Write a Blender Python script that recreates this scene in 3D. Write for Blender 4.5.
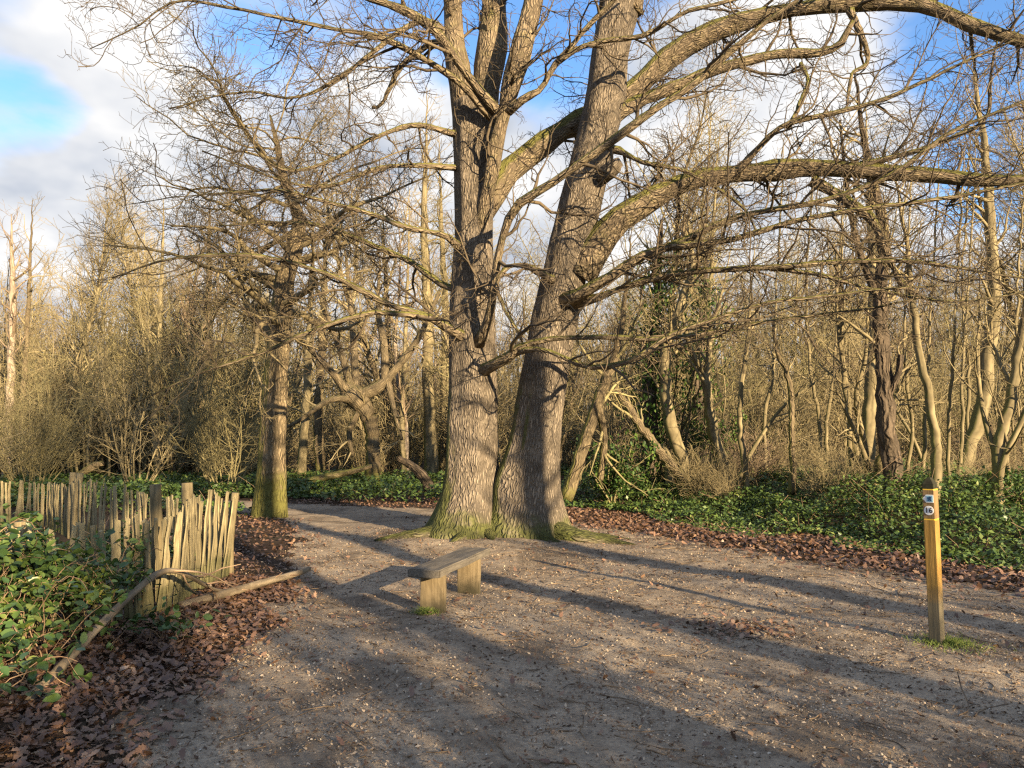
import bpy, bmesh, math, random
import numpy as np
from mathutils import Vector, Matrix

for o in list(bpy.data.objects):
    bpy.data.objects.remove(o)
scene = bpy.context.scene
COL = scene.collection
rad = math.radians

# ------------------------------------------------------------------ camera
F = 760.0
EYE = 1.62
PITCH = math.atan(56 / F)
cam_d = bpy.data.cameras.new('camera')
cam_d.sensor_fit = 'HORIZONTAL'
cam_d.sensor_width = 36.0
cam_d.lens = F / 1024 * 36.0
cam_d.clip_end = 3000
cam = bpy.data.objects.new('camera', cam_d)
cam.location = (0, 0, EYE)
cam.rotation_euler = (math.pi / 2 + PITCH, 0, 0)
COL.objects.link(cam)
scene.camera = cam


def pdir(px, py):
    x = (px - 512) / F
    y = (384 - py) / F
    return np.array([x, math.cos(PITCH) - y * math.sin(PITCH), math.sin(PITCH) + y * math.cos(PITCH)])


def at(px, py, Y):
    """the point in the wood seen at a spot of the photograph, Y metres ahead"""
    d = pdir(px, py)
    return np.array([0, 0, EYE]) + d * (Y / d[1])


# ------------------------------------------------------------------ sky and sun
SUN_EL = rad(14.0)
SUN_H = np.array([0.585, -0.811])          # towards the sun: behind the camera, to the right
sun_vec = Vector((SUN_H[0] * math.cos(SUN_EL), SUN_H[1] * math.cos(SUN_EL), math.sin(SUN_EL)))
world = bpy.data.worlds.new('World')
scene.world = world
world.use_nodes = True
wn, wl = world.node_tree.nodes, world.node_tree.links
wn.clear()


def wnode(t, **k):
    n = wn.new(t)
    for a, v in k.items():
        setattr(n, a, v)
    return n


def wmath(op, a, b=None, clamp=False):
    n = wnode('ShaderNodeMath', operation=op, use_clamp=clamp)
    for i, v in enumerate((a, b)):
        if v is None:
            continue
        if isinstance(v, (int, float)):
            n.inputs[i].default_value = v
        else:
            wl.new(v, n.inputs[i])
    return n.outputs[0]


sky = wnode('ShaderNodeTexSky', sky_type='NISHITA', sun_disc=False)
sky.sun_elevation = SUN_EL
sky.sun_rotation = math.atan2(sun_vec.x, sun_vec.y)
sky.air_density = 1.0
sky.dust_density = 0.4
sky.ozone_density = 3.0
tc = wnode('ShaderNodeTexCoord')
sep = wnode('ShaderNodeSeparateXYZ')
wl.new(tc.outputs['Generated'], sep.inputs[0])
zz = wmath('ADD', wmath('MAXIMUM', sep.outputs[2], 0.0), 0.35)
comb = wnode('ShaderNodeCombineXYZ')
wl.new(wmath('DIVIDE', sep.outputs[0], zz), comb.inputs[0])
wl.new(wmath('DIVIDE', sep.outputs[1], zz), comb.inputs[1])
cn = wnode('ShaderNodeTexNoise')
cn.inputs['Scale'].default_value = 2.6
cn.inputs['Detail'].default_value = 7
cn.inputs['Roughness'].default_value = 0.52
cn.inputs['Distortion'].default_value = 0.25
wl.new(comb.outputs[0], cn.inputs['Vector'])
low_sky = wmath('MULTIPLY', wmath('SUBTRACT', 0.42, sep.outputs[2]), 0.8)
cover = wmath('ADD', cn.outputs['Fac'], wmath('ADD', wmath('MAXIMUM', low_sky, -0.02), 0.04))
# gaps of blue between the clouds, and heavier banks
for (px, py, size, w) in ((20, 118, .075, -.26), (75, 135, .06, -.22), (195, 45, .10, -.24), (330, 110, .13, -.22), (540, 60, .16, -.34),
                          (910, 70, .17, -.34), (960, 140, .12, -.2), (70, 50, .16, .16), (60, 170, .10, .14), (760, 130, .20, .30), (690, 80, .12, .26), (420, 130, .12, .22), (820, 40, .10, .14),
                          (430, 190, .15, .12), (150, 110, .12, .12), (640, 40, .1, -.2), (700, 215, .22, .22), (600, 285, .16, .16), (880, 260, .2, .16), (380, 160, .16, .14), (250, 120, .14, .10)):
    d = pdir(px, py)
    d = d / np.linalg.norm(d)
    dn = wnode('ShaderNodeVectorMath', operation='DISTANCE')
    wl.new(tc.outputs['Generated'], dn.inputs[0])
    dn.inputs[1].default_value = d
    g = wmath('DIVIDE', dn.outputs['Value'], size)
    g = wmath('MULTIPLY', g, g)
    g = wmath('EXPONENT', wmath('MULTIPLY', g, -1.0))
    cover = wmath('ADD', cover, wmath('MULTIPLY', g, w))
cr = wnode('ShaderNodeMapRange', interpolation_type='SMOOTHSTEP')
cr.inputs[1].default_value = 0.44
cr.inputs[2].default_value = 0.66
wl.new(cover, cr.inputs[0])
shade_n = wnode('ShaderNodeTexNoise')
shade_n.inputs['Scale'].default_value = 3.4
shade_n.inputs['Detail'].default_value = 4
wl.new(comb.outputs[0], shade_n.inputs['Vector'])
cc = wnode('ShaderNodeValToRGB')
cc.color_ramp.elements[0].position = 0.36
cc.color_ramp.elements[0].color = (0.52, 0.57, 0.66, 1)
cc.color_ramp.elements[1].position = 0.58
cc.color_ramp.elements[1].color = (0.96, 0.95, 0.94, 1)
wl.new(shade_n.outputs['Fac'], cc.inputs[0])
cs = wnode('ShaderNodeVectorMath', operation='SCALE')
wl.new(cc.outputs[0], cs.inputs[0])
cs.inputs['Scale'].default_value = 6.2
sk = wnode('ShaderNodeVectorMath', operation='MULTIPLY')
wl.new(sky.outputs[0], sk.inputs[0])
sk.inputs[1].default_value = (1.5, 1.75, 2.0)
mixc = wnode('ShaderNodeMix', data_type='RGBA')
wl.new(cr.outputs[0], mixc.inputs['Factor'])
wl.new(sk.outputs[0], mixc.inputs['A'])
wl.new(cs.outputs[0], mixc.inputs['B'])
bg = wnode('ShaderNodeBackground')
bg.inputs['Strength'].default_value = 0.052
wl.new(mixc.outputs['Result'], bg.inputs['Color'])
wo = wnode('ShaderNodeOutputWorld')
wl.new(bg.outputs[0], wo.inputs['Surface'])

sun_l = bpy.data.lights.new('sun', 'SUN')
sun_l.energy = 5.0
sun_l.angle = rad(0.5)
sun_l.color = (1.0, 0.77, 0.48)
sun_o = bpy.data.objects.new('sun', sun_l)
sun_o.rotation_euler = (-sun_vec).to_track_quat('-Z', 'Y').to_euler()
sun_o.location = (20, -30, 30)
COL.objects.link(sun_o)

vs = scene.view_settings
vs.view_transform = 'Standard'
vs.look = 'None'
vs.exposure = 1.78
vs.gamma = 1.0
vs.use_curve_mapping = False
scene.cycles.max_bounces = 3
scene.cycles.diffuse_bounces = 2
scene.cycles.glossy_bounces = 1
scene.cycles.transmission_bounces = 1
scene.cycles.transparent_max_bounces = 2
scene.cycles.use_adaptive_sampling = False
scene.cycles.use_denoising = False
scene.cycles.caustics_reflective = False
scene.cycles.caustics_refractive = False
scene.cycles.pixel_filter_type = 'BLACKMAN_HARRIS'
scene.cycles.filter_width = 1.3


# ------------------------------------------------------------------ helpers: numbers
def hash2(i, j, s):
    v = np.sin(i * 127.1 + j * 311.7 + s * 74.7) * 43758.5453
    return v - np.floor(v)


def vnoise(x, y, s=0):
    x = np.asarray(x, float)
    y = np.asarray(y, float)
    i, j = np.floor(x), np.floor(y)
    fx, fy = x - i, y - j
    fx, fy = fx * fx * (3 - 2 * fx), fy * fy * (3 - 2 * fy)
    a = hash2(i, j, s) * (1 - fx) + hash2(i + 1, j, s) * fx
    b = hash2(i, j + 1, s) * (1 - fx) + hash2(i + 1, j + 1, s) * fx
    return a * (1 - fy) + b * fy


def smooth(x, a, b):
    t = np.clip((np.asarray(x, float) - a) / (b - a), 0, 1)
    return t * t * (3 - 2 * t)


def edge_dist(x, y):
    """how far a spot lies beyond the clearing's right-hand edge (positive in the undergrowth)"""
    return (x - 6.3) * 0.85 + (y - 9.3) * 0.527


def gh(x, y):
    x = np.asarray(x, float)
    y = np.asarray(y, float)
    h = 0.10 * (vnoise(x * .22, y * .22, 3) - .5) + 0.05 * (vnoise(x * .9, y * .9, 4) - .5)
    h = h + 0.16 * np.exp(-(((x + .15) / 2.0) ** 2 + ((y - 13.0) / 1.5) ** 2))
    h = h + 0.12 * smooth(edge_dist(x, y), 0.2, 2.5)
    h = h + 0.05 * smooth(-x, 2.2, 3.4) * smooth(12 - y, 0, 3)
    h = h + 0.03 * np.exp(-(((x - 1.95) / .7) ** 2 + ((y - 6.75) / .35) ** 2))
    return h


def on_path(x, y):
    """1 on the trodden clearing and path, 0 on the wood floor"""
    x = np.asarray(x, float)
    y = np.asarray(y, float)
    w = 0.5 * (vnoise(x * 1.3, y * 1.3, 11) - .5) + 0.3 * (vnoise(x * 4, y * 4, 12) - .5)
    left = np.interp(y, [-8, 2, 5.5, 8, 10.5, 13.5, 16.5, 19, 22], [-1.75, -1.95, -2.15, -2.35, -2.85, -3.7, -5.0, -7.5, -16.])
    a = x - left + w
    b = -edge_dist(x, y) - 1.2 + w
    top = np.interp(x, [-16, -8, -5, -2.5, 0, 3], [21.5, 20.5, 19.8, 18.4, 17.0, 16.])
    c = top - y + w
    return np.minimum(np.minimum(a, b), c)


# ------------------------------------------------------------------ helpers: meshes and objects
def mesh_np(name, V, faces, mat, smoothed=False, attrs=None):
    """faces: list of (n, k) index arrays, each of one polygon size"""
    me = bpy.data.meshes.new(name)
    V = np.asarray(V, dtype=np.float32)
    faces = [np.asarray(f, dtype=np.int32) for f in faces if len(f)]
    me.vertices.add(len(V))
    me.vertices.foreach_set('co', V.ravel())
    loops = np.concatenate([f.ravel() for f in faces])
    tot = np.concatenate([np.full(len(f), f.shape[1], np.int32) for f in faces])
    start = np.concatenate([[0], np.cumsum(tot)[:-1]]).astype(np.int32)
    me.loops.add(len(loops))
    me.loops.foreach_set('vertex_index', loops)
    me.polygons.add(len(tot))
    me.polygons.foreach_set('loop_start', start)
    me.polygons.foreach_set('loop_total', tot)
    if smoothed:
        me.polygons.foreach_set('use_smooth', np.ones(len(tot), bool))
    for k, (typ, arr) in (attrs or {}).items():
        at_ = me.attributes.new(k, typ, 'POINT')
        at_.data.foreach_set('vector' if typ == 'FLOAT_VECTOR' else 'value', np.asarray(arr, np.float32).ravel())
    me.update(calc_edges=True)
    if mat:
        me.materials.append(mat)
    return me


def link(name, me, parent=None, loc=None):
    o = bpy.data.objects.new(name, me)
    COL.objects.link(o)
    if parent is not None:
        o.parent = parent
    if loc is not None:
        o.location = loc
    return o


def tag(o, label=None, cat=None, group=None, kind=None):
    if label:
        o['label'] = label
    if cat:
        o['category'] = cat
    if group:
        o['group'] = group
    if kind:
        o['kind'] = kind
    return o


def thing(name, label, cat, loc=(0, 0, 0), rotz=0.0, group=None):
    o = bpy.data.objects.new(name, None)
    o.empty_display_size = 0.2
    COL.objects.link(o)
    o.location = loc
    o.rotation_euler = (0, 0, rotz)
    return tag(o, label, cat, group)


def children_of(o):
    return [c for c in ALLKIDS.get(o.name, [])]


ALLKIDS = {}


def dup(root, loc, rotz, scale=1.0, label=None, group=None):
    r = root.copy()
    COL.objects.link(r)
    r.location = loc
    r.rotation_euler = (0, 0, rotz)
    r.scale = (scale, scale, scale)
    if label:
        r['label'] = label
    if group:
        r['group'] = group
    for ch in list(root.children):
        c = ch.copy()
        COL.objects.link(c)
        c.parent = r
        for g in ch.children:
            d = g.copy()
            COL.objects.link(d)
            d.parent = c
    return r


def tubes(P, R, S):
    """many slender tubes at once: P (n,k,3), R (n,k) -> verts, quads"""
    n, k, _ = P.shape
    T = np.gradient(P, axis=1)
    T /= np.linalg.norm(T, axis=2, keepdims=True) + 1e-9
    ov = P[:, -1] - P[:, 0]
    ref = np.cross(ov, np.array([0.31, 0.77, 0.55]) + 0 * ov)
    U = ref[:, None, :] - (ref[:, None, :] * T).sum(2, keepdims=True) * T
    U /= np.linalg.norm(U, axis=2, keepdims=True) + 1e-9
    W = np.cross(T, U)
    a = np.arange(S) * 2 * math.pi / S
    V = P[:, :, None, :] + R[:, :, None, None] * (np.cos(a)[None, None, :, None] * U[:, :, None, :] + np.sin(a)[None, None, :, None] * W[:, :, None, :])
    base = (np.arange(n) * k * S)[:, None, None] + (np.arange(k - 1) * S)[None, :, None]
    s0 = np.arange(S)[None, None, :]
    s1 = (np.arange(S) + 1)[None, None, :] % S
    q = np.stack([base + s0, base + s1, base + S + s1, base + S + s0], -1).reshape(-1, 4)
    return V.reshape(-1, 3), q


def merge(parts):
    Vs, Qs, off = [], [], 0
    for V, Q in parts:
        Vs.append(V)
        Qs.append(Q + off)
        off += len(V)
    return np.concatenate(Vs), np.concatenate(Qs)


def spline(K, n):
    """Catmull-Rom through the rows of K (any width)"""
    K = np.asarray(K, float)
    k = np.vstack([2 * K[0] - K[1], K, 2 * K[-1] - K[-2]])
    seg = np.linalg.norm(np.diff(K[:, :3], axis=0), axis=1)
    cum = np.concatenate([[0], np.cumsum(seg)])
    out = []
    for d in np.linspace(0, cum[-1], n):
        i = min(int(np.searchsorted(cum, d, side='right') - 1), len(seg) - 1)
        t = (d - cum[i]) / (seg[i] + 1e-9)
        p0, p1, p2, p3 = k[i], k[i + 1], k[i + 2], k[i + 3]
        out.append(.5 * ((2 * p1) + (-p0 + p2) * t + (2 * p0 - 5 * p1 + 4 * p2 - p3) * t * t + (-p0 + 3 * p1 - 3 * p2 + p3) * t ** 3))
    return np.array(out)


def stem_mesh(name, pts, mat, S=16, prof=None, rough=0.04, seed=0, cap=True):
    """one trunk, limb or log: pts (n,4) xyz+radius. prof(theta, row_fraction, height) scales the radius."""
    P, R = pts[:, :3], np.maximum(pts[:, 3], 0.002)
    n = len(P)
    T = np.gradient(P, axis=0)
    T /= np.linalg.norm(T, axis=1, keepdims=True)
    u = np.cross(T[0], [0.2, 1, 0.1])
    u /= np.linalg.norm(u)
    th = np.arange(S) * 2 * math.pi / S
    L = np.concatenate([[0], np.cumsum(np.linalg.norm(np.diff(P, axis=0), axis=1))])
    V = np.zeros((n, S, 3))
    B = np.zeros((n, S, 3))
    rb = max(R.mean(), 0.02)
    for i in range(n):
        u = u - T[i] * (u @ T[i])
        u /= np.linalg.norm(u)
        w = np.cross(T[i], u)
        dirs = np.cos(th)[:, None] * u + np.sin(th)[:, None] * w
        m = 1 + rough * 2 * (vnoise(np.cos(th) * 1.7 + 9 + seed, L[i] / (rb * 2.2) + np.sin(th) * 1.7, seed) - .5)
        m = m + rough * (vnoise(np.cos(th) * 5 + 9 + seed, L[i] / (rb * .7) + np.sin(th) * 5, seed + 5) - .5)
        if prof is not None:
            m = m * prof(dirs, i / (n - 1), P[i, 2])
        V[i] = P[i] + dirs * (R[i] * m)[:, None]
        B[i, :, 0] = np.cos(th) * rb
        B[i, :, 1] = np.sin(th) * rb
        B[i, :, 2] = L[i]
    q = []
    for i in range(n - 1):
        s = np.arange(S)
        s1 = (s + 1) % S
        q.append(np.stack([i * S + s, i * S + s1, (i + 1) * S + s1, (i + 1) * S + s], 1))
    faces = [np.concatenate(q)]
    if cap:
        faces.append(np.array([[(n - 1) * S + s for s in range(S)]]))
        faces.append(np.array([[s for s in range(S)][::-1]]))
    return mesh_np(name, V.reshape(-1, 3), faces, mat, True, {'bk': ('FLOAT_VECTOR', B.reshape(-1, 3))})


def grow(rng, P, R, dens, lo, hi, length, ang, K, wob, up, rfac, rmax, rtip, flat=1.0, minlen=0.15, tipshort=0.55, nmax=None):
    """side shoots along every branch in P (n,k,3)"""
    n, k, _ = P.shape
    seg = np.linalg.norm(np.diff(P, axis=1), axis=2).sum(1)
    cnt = np.maximum(1, np.round(dens * seg + rng.uniform(-.5, .5, n))).astype(int)
    if nmax:
        cnt = np.minimum(cnt, nmax)
    idx = np.repeat(np.arange(n), cnt)
    m = len(idx)
    first = np.repeat(np.concatenate([[0], np.cumsum(cnt)[:-1]]), cnt)
    t = lo + (hi - lo) * ((np.arange(m) - first) + rng.uniform(0, 1, m)) / cnt[idx]
    f = t * (k - 1)
    i0 = np.minimum(f.astype(int), k - 2)
    w = (f - i0)[:, None]
    pos = P[idx, i0] * (1 - w) + P[idx, i0 + 1] * w
    r0 = R[idx, i0] * (1 - w[:, 0]) + R[idx, i0 + 1] * w[:, 0]
    tan = P[idx, i0 + 1] - P[idx, i0]
    tan /= np.linalg.norm(tan, axis=1, keepdims=True) + 1e-9
    v = rng.normal(0, 1, (m, 3))
    v[:, 2] *= flat
    v -= (v * tan).sum(1, keepdims=True) * tan
    v /= np.linalg.norm(v, axis=1, keepdims=True) + 1e-9
    a = rng.uniform(ang[0], ang[1], m)[:, None]
    d = np.cos(a) * tan + np.sin(a) * v
    L = rng.uniform(length[0], length[1], m) * (1 - tipshort * t)
    L = np.maximum(L, minlen)
    out = np.zeros((m, K, 3))
    out[:, 0] = pos
    for j in range(1, K):
        d = d + rng.normal(0, wob, (m, 3)) + np.array([0, 0, up])
        d /= np.linalg.norm(d, axis=1, keepdims=True)
        out[:, j] = out[:, j - 1] + d * (L / (K - 1))[:, None]
    rs = np.minimum(r0 * rfac, rmax)
    rs = np.maximum(rs, rtip)
    s = np.linspace(0, 1, K)[None, :]
    RR = rs[:, None] * (1 - s) ** 1.1 + rtip * s
    return out, RR


def wander(rng, p0, d, L, K, r0, r1, wob=.08, up=0.0):
    P = [np.array(p0, float)]
    d = np.array(d, float)
    d /= np.linalg.norm(d)
    for j in range(K - 1):
        d = d + rng.normal(0, wob, 3) + np.array([0, 0, up])
        d /= np.linalg.norm(d)
        P.append(P[-1] + d * L / (K - 1))
    return np.column_stack([np.array(P), np.linspace(r0, r1, K)])


def scatter(T, TF, pos, size, yaw, tilt, roll, rng, squash=None):
    """copies of a small leaf template T (v,3) as one mesh: verts, faces, random value per vertex"""
    n = len(pos)
    v = len(T)
    X = np.repeat(T[None], n, 0) * np.asarray(size).reshape(n, 1, 1)
    if squash is not None:
        X[:, :, 2] *= np.asarray(squash).reshape(n, 1)

    def rot(X, a, i, j):
        c, s = np.cos(a)[:, None], np.sin(a)[:, None]
        A, B = X[:, :, i].copy(), X[:, :, j].copy()
        X[:, :, i] = c * A - s * B
        X[:, :, j] = s * A + c * B
    rot(X, np.asarray(roll), 0, 2)
    rot(X, np.asarray(tilt), 1, 2)
    rot(X, np.asarray(yaw), 0, 1)
    X += np.asarray(pos)[:, None, :]
    faces = [(np.asarray(f)[None] + (np.arange(n) * v)[:, None, None]).reshape(-1, np.asarray(f).shape[1]) for f in TF]
    r = np.repeat(rng.uniform(0, 1, n), v)
    return X.reshape(-1, 3), faces, r


# ------------------------------------------------------------------ materials
def new_mat(name):
    m = bpy.data.materials.new(name)
    m.use_nodes = True
    nt = m.node_tree
    nt.nodes.clear()
    out = nt.nodes.new('ShaderNodeOutputMaterial')
    b = nt.nodes.new('ShaderNodeBsdfPrincipled')
    b.inputs['Roughness'].default_value = 0.9
    b.inputs['Specular IOR Level'].default_value = 0.2
    nt.links.new(b.outputs[0], out.inputs[0])
    return m, nt, b


class G:
    """tiny node-graph builder"""
    def __init__(s, nt):
        s.nt = nt

    def n(s, t, ins=None, **k):
        n = s.nt.nodes.new(t)
        for a, v in k.items():
            setattr(n, a, v)
        for i, v in (ins or {}).items():
            s.put(n.inputs[i], v)
        return n

    def put(s, sock, v):
        if hasattr(v, 'is_output'):
            s.nt.links.new(v, sock)
        else:
            sock.default_value = v

    def noise(s, vec, scale, detail=4, rough=.55, dist=0.0):
        return s.n('ShaderNodeTexNoise', {'Vector': vec, 'Scale': scale, 'Detail': detail, 'Roughness': rough, 'Distortion': dist}).outputs['Fac']

    def ramp(s, fac, stops):
        n = s.n('ShaderNodeValToRGB', {0: fac})
        cr = n.color_ramp
        while len(cr.elements) > 1:
            cr.elements.remove(cr.elements[-1])
        for i, (p, c) in enumerate(stops):
            e = cr.elements[0] if i == 0 else cr.elements.new(p)
            e.position = p
            e.color = (*c, 1) if len(c) == 3 else c
        return n.outputs[0]

    def m(s, op, a, b=0.0, clamp=False):
        n = s.n('ShaderNodeMath', operation=op, use_clamp=clamp)
        s.put(n.inputs[0], a)
        s.put(n.inputs[1], b)
        return n.outputs[0]

    def mr(s, x, a, b, c=0.0, d=1.0):
        n = s.n('ShaderNodeMapRange', {0: x, 1: a, 2: b, 3: c, 4: d}, interpolation_type='SMOOTHSTEP')
        return n.outputs[0]

    def mix(s, f, a, b):
        n = s.n('ShaderNodeMix', data_type='RGBA')
        s.put(n.inputs['Factor'], f)
        s.put(n.inputs['A'], a if hasattr(a, 'is_output') else (*a, 1))
        s.put(n.inputs['B'], b if hasattr(b, 'is_output') else (*b, 1))
        return n.outputs['Result']

    def scale(s, vec, xyz):
        return s.n('ShaderNodeVectorMath', {0: vec, 1: xyz}, operation='MULTIPLY').outputs[0]

    def bump(s, h, strength, dist):
        return s.n('ShaderNodeBump', {'Height': h, 'Strength': strength, 'Distance': dist}).outputs[0]

    def pos(s):
        return s.n('ShaderNodeNewGeometry').outputs['Position']

    def attr(s, name, out='Vector'):
        return s.n('ShaderNodeAttribute', attribute_name=name).outputs[out]


def bark_mat(name, dark, light, moss=(0.075, 0.085, 0.018), moss_low=1.0, moss_up=0.5, ridge=26.0, bump=0.035, mossh=1.2, green=0.0):
    m, nt, b = new_mat(name)
    g = G(nt)
    bk = g.attr('bk')
    bkw = g.n('ShaderNodeVectorMath', {0: bk, 1: g.scale(g.n('ShaderNodeTexNoise', {'Vector': bk, 'Scale': 4.0, 'Detail': 3.0}).outputs['Color'], (.11, .11, .22))}, operation='ADD').outputs[0]
    st = g.scale(bkw, (1, 1, .13))
    vor = g.n('ShaderNodeTexVoronoi', {'Vector': st, 'Scale': ridge}, feature='DISTANCE_TO_EDGE').outputs['Distance']
    fine = g.noise(g.scale(bk, (1, 1, .35)), 60, 3, .6)
    big = g.noise(bk, 2.2, 3, .6)
    rid = g.mr(vor, 0.0, 0.32)
    hgt = g.m('ADD', g.m('MULTIPLY', rid, .8), g.m('MULTIPLY', fine, .35))
    c = g.mix(g.m('ADD', g.m('MULTIPLY', rid, .65), g.m('MULTIPLY', fine, .45), True), dark, light)
    c = g.mix(g.mr(big, .42, .72, 0, .45), c, tuple(min(1, x * 1.35) for x in light))
    streak = g.noise(g.scale(bk, (1, 1, .12)), 5.5, 4, .65)
    c = g.mix(g.mr(streak, .54, .72, 0, .55), c, tuple(x * 1.1 for x in dark))
    patch = g.noise(bk, 9, 5, .7)
    c = g.mix(g.mr(patch, .58, .70, 0, .35), c, (light[0] * 1.15, light[1] * 1.25, light[2] * 1.25))
    sx = g.n('ShaderNodeSeparateXYZ', {0: g.pos()}).outputs
    nz = g.n('ShaderNodeSeparateXYZ', {0: g.n('ShaderNodeNewGeometry').outputs['Normal']}).outputs
    mn = g.noise(bk, 4.5, 4, .65)
    low = g.m('MULTIPLY', g.mr(sx[2], .05, mossh, 1, 0), moss_low)
    upm = g.m('MULTIPLY', g.mr(nz[2], .1, .8), moss_up)
    west = g.m('MULTIPLY', g.mr(nz[0], -.3, -.85), g.m('MULTIPLY', g.mr(sx[2], .9, 4.2, 1, .25), moss_low * 1.5))
    mf = g.m('ADD', g.m('ADD', low, upm), g.m('ADD', west, green))
    mf = g.mr(g.m('MULTIPLY', mf, g.m('ADD', mn, .25)), .25, .52)
    mossc = g.mix(g.noise(bk, 25, 3), tuple(x * .55 for x in moss), tuple(min(1, x * 1.5) for x in moss))
    c = g.mix(g.m('MULTIPLY', mf, .85), c, mossc)
    nt.links.new(c, b.inputs['Base Color'])
    nt.links.new(g.bump(hgt, 1.0, bump), b.inputs['Normal'])
    return m


def twig_mat(name, a, b_, scale=1.2):
    m, nt, b = new_mat(name)
    g = G(nt)
    f = g.noise(g.pos(), scale, 3, .6)
    nt.links.new(g.ramp(f, [(.32, a), (.68, b_)]), b.inputs['Base Color'])
    b.inputs['Roughness'].default_value = .8
    return m


def leaf_mat(name, stops, rough=.55, spec=.3, trans=0.0, vary=0.6):
    m, nt, b = new_mat(name)
    g = G(nt)
    r = g.attr('rnd', 'Fac')
    f = g.m('ADD', g.m('MULTIPLY', r, vary), g.m('MULTIPLY', g.noise(g.pos(), 1.6, 3), 1 - vary + .15), True)
    c = g.ramp(f, stops)
    nt.links.new(c, b.inputs['Base Color'])
    b.inputs['Roughness'].default_value = rough
    b.inputs['Specular IOR Level'].default_value = spec
    if trans:
        t = g.n('ShaderNodeBsdfTranslucent', {'Color': c})
        mx = g.n('ShaderNodeMixShader', {0: trans, 1: b.outputs[0], 2: t.outputs[0]})
        out = [n for n in nt.nodes if n.type == 'OUTPUT_MATERIAL'][0]
        nt.links.new(mx.outputs[0], out.inputs[0])
    return m


def wood_mat(name, dark, light, axis='Z', grain=14.0, bump=.004, stain=None, rough=.8):
    m, nt, b = new_mat(name)
    g = G(nt)
    oc = g.n('ShaderNodeTexCoord').outputs['Object']
    sc = {'X': (.06, 1, 1), 'Y': (1, .06, 1), 'Z': (1, 1, .06)}[axis]
    f = g.noise(g.scale(oc, sc), grain * 6, 5, .65, .4)
    big = g.noise(oc, 5, 4, .6)
    c = g.ramp(g.m('ADD', g.m('MULTIPLY', f, .75), g.m('MULTIPLY', big, .35)), [(.36, dark), (.72, light)])
    orand = g.n('ShaderNodeObjectInfo').outputs['Random']
    c = g.mix(g.mr(orand, 0, 1, 0, .4), c, tuple(x * .55 for x in dark))
    if stain:
        sx = g.n('ShaderNodeSeparateXYZ', {0: oc}).outputs
        z = g.m('ADD', sx[2], g.m('MULTIPLY', g.m('SUBTRACT', big, .5), stain[2]))
        c = g.mix(g.mr(z, stain[0], stain[1], 1, 0), c, g.mix(f, tuple(x * .6 for x in stain[3]), stain[3]))
    nt.links.new(c, b.inputs['Base Color'])
    nt.links.new(g.bump(f, .8, bump), b.inputs['Normal'])
    b.inputs['Roughness'].default_value = rough
    return m


def plain(name, c, rough=.6, c2=None, scale=8):
    m, nt, b = new_mat(name)
    g = G(nt)
    oc = g.n('ShaderNodeTexCoord').outputs['Object']
    c2 = c2 or tuple(x * .8 for x in c)
    nt.links.new(g.ramp(g.noise(oc, scale, 4), [(.3, c2), (.65, c)]), b.inputs['Base Color'])
    b.inputs['Roughness'].default_value = rough
    return m


M_OAK = bark_mat('oak bark', (0.055, 0.045, 0.034), (0.235, 0.195, 0.145), moss_low=.5, moss_up=.25, ridge=33, mossh=1.1)
M_LIMB = bark_mat('oak limb bark', (0.065, 0.05, 0.035), (0.24, 0.19, 0.125), moss=(.115, .115, .024), moss_low=0, moss_up=.9, ridge=30, bump=.03, green=.38)
M_BG = bark_mat('woodland bark', (0.06, 0.048, 0.03), (0.19, 0.15, 0.09), moss=(.12, .12, .03), moss_low=.5, moss_up=.3, ridge=22, bump=.02, green=.18)
M_BIRCH = bark_mat('birch bark', (0.11, 0.08, 0.06), (0.33, 0.275, 0.205), moss_low=.2, moss_up=0, ridge=9, bump=.004)
M_DARKB = bark_mat('dark rough bark', (0.035, 0.028, 0.02), (0.13, 0.10, 0.07), moss_low=.2, moss_up=.2, ridge=14, bump=.05)
M_PALEB = bark_mat('pale smooth bark', (0.09, 0.075, 0.042), (0.235, 0.195, 0.11), moss=(.13, .13, .04), moss_low=.4, moss_up=.3, ridge=8, bump=.004, green=.15)
M_TWIG = twig_mat('oak twigs', (0.048, 0.037, 0.026), (0.135, 0.105, 0.065))
M_TWIG2 = twig_mat('woodland twigs', (0.145, 0.118, 0.064), (0.30, 0.25, 0.14), .5)
M_TWIG3 = twig_mat('reddish twigs', (0.14, 0.105, 0.07), (0.27, 0.205, 0.135), .5)
M_TWIG4 = twig_mat('olive twigs', (0.13, 0.113, 0.055), (0.28, 0.242, 0.12), .5)


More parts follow.
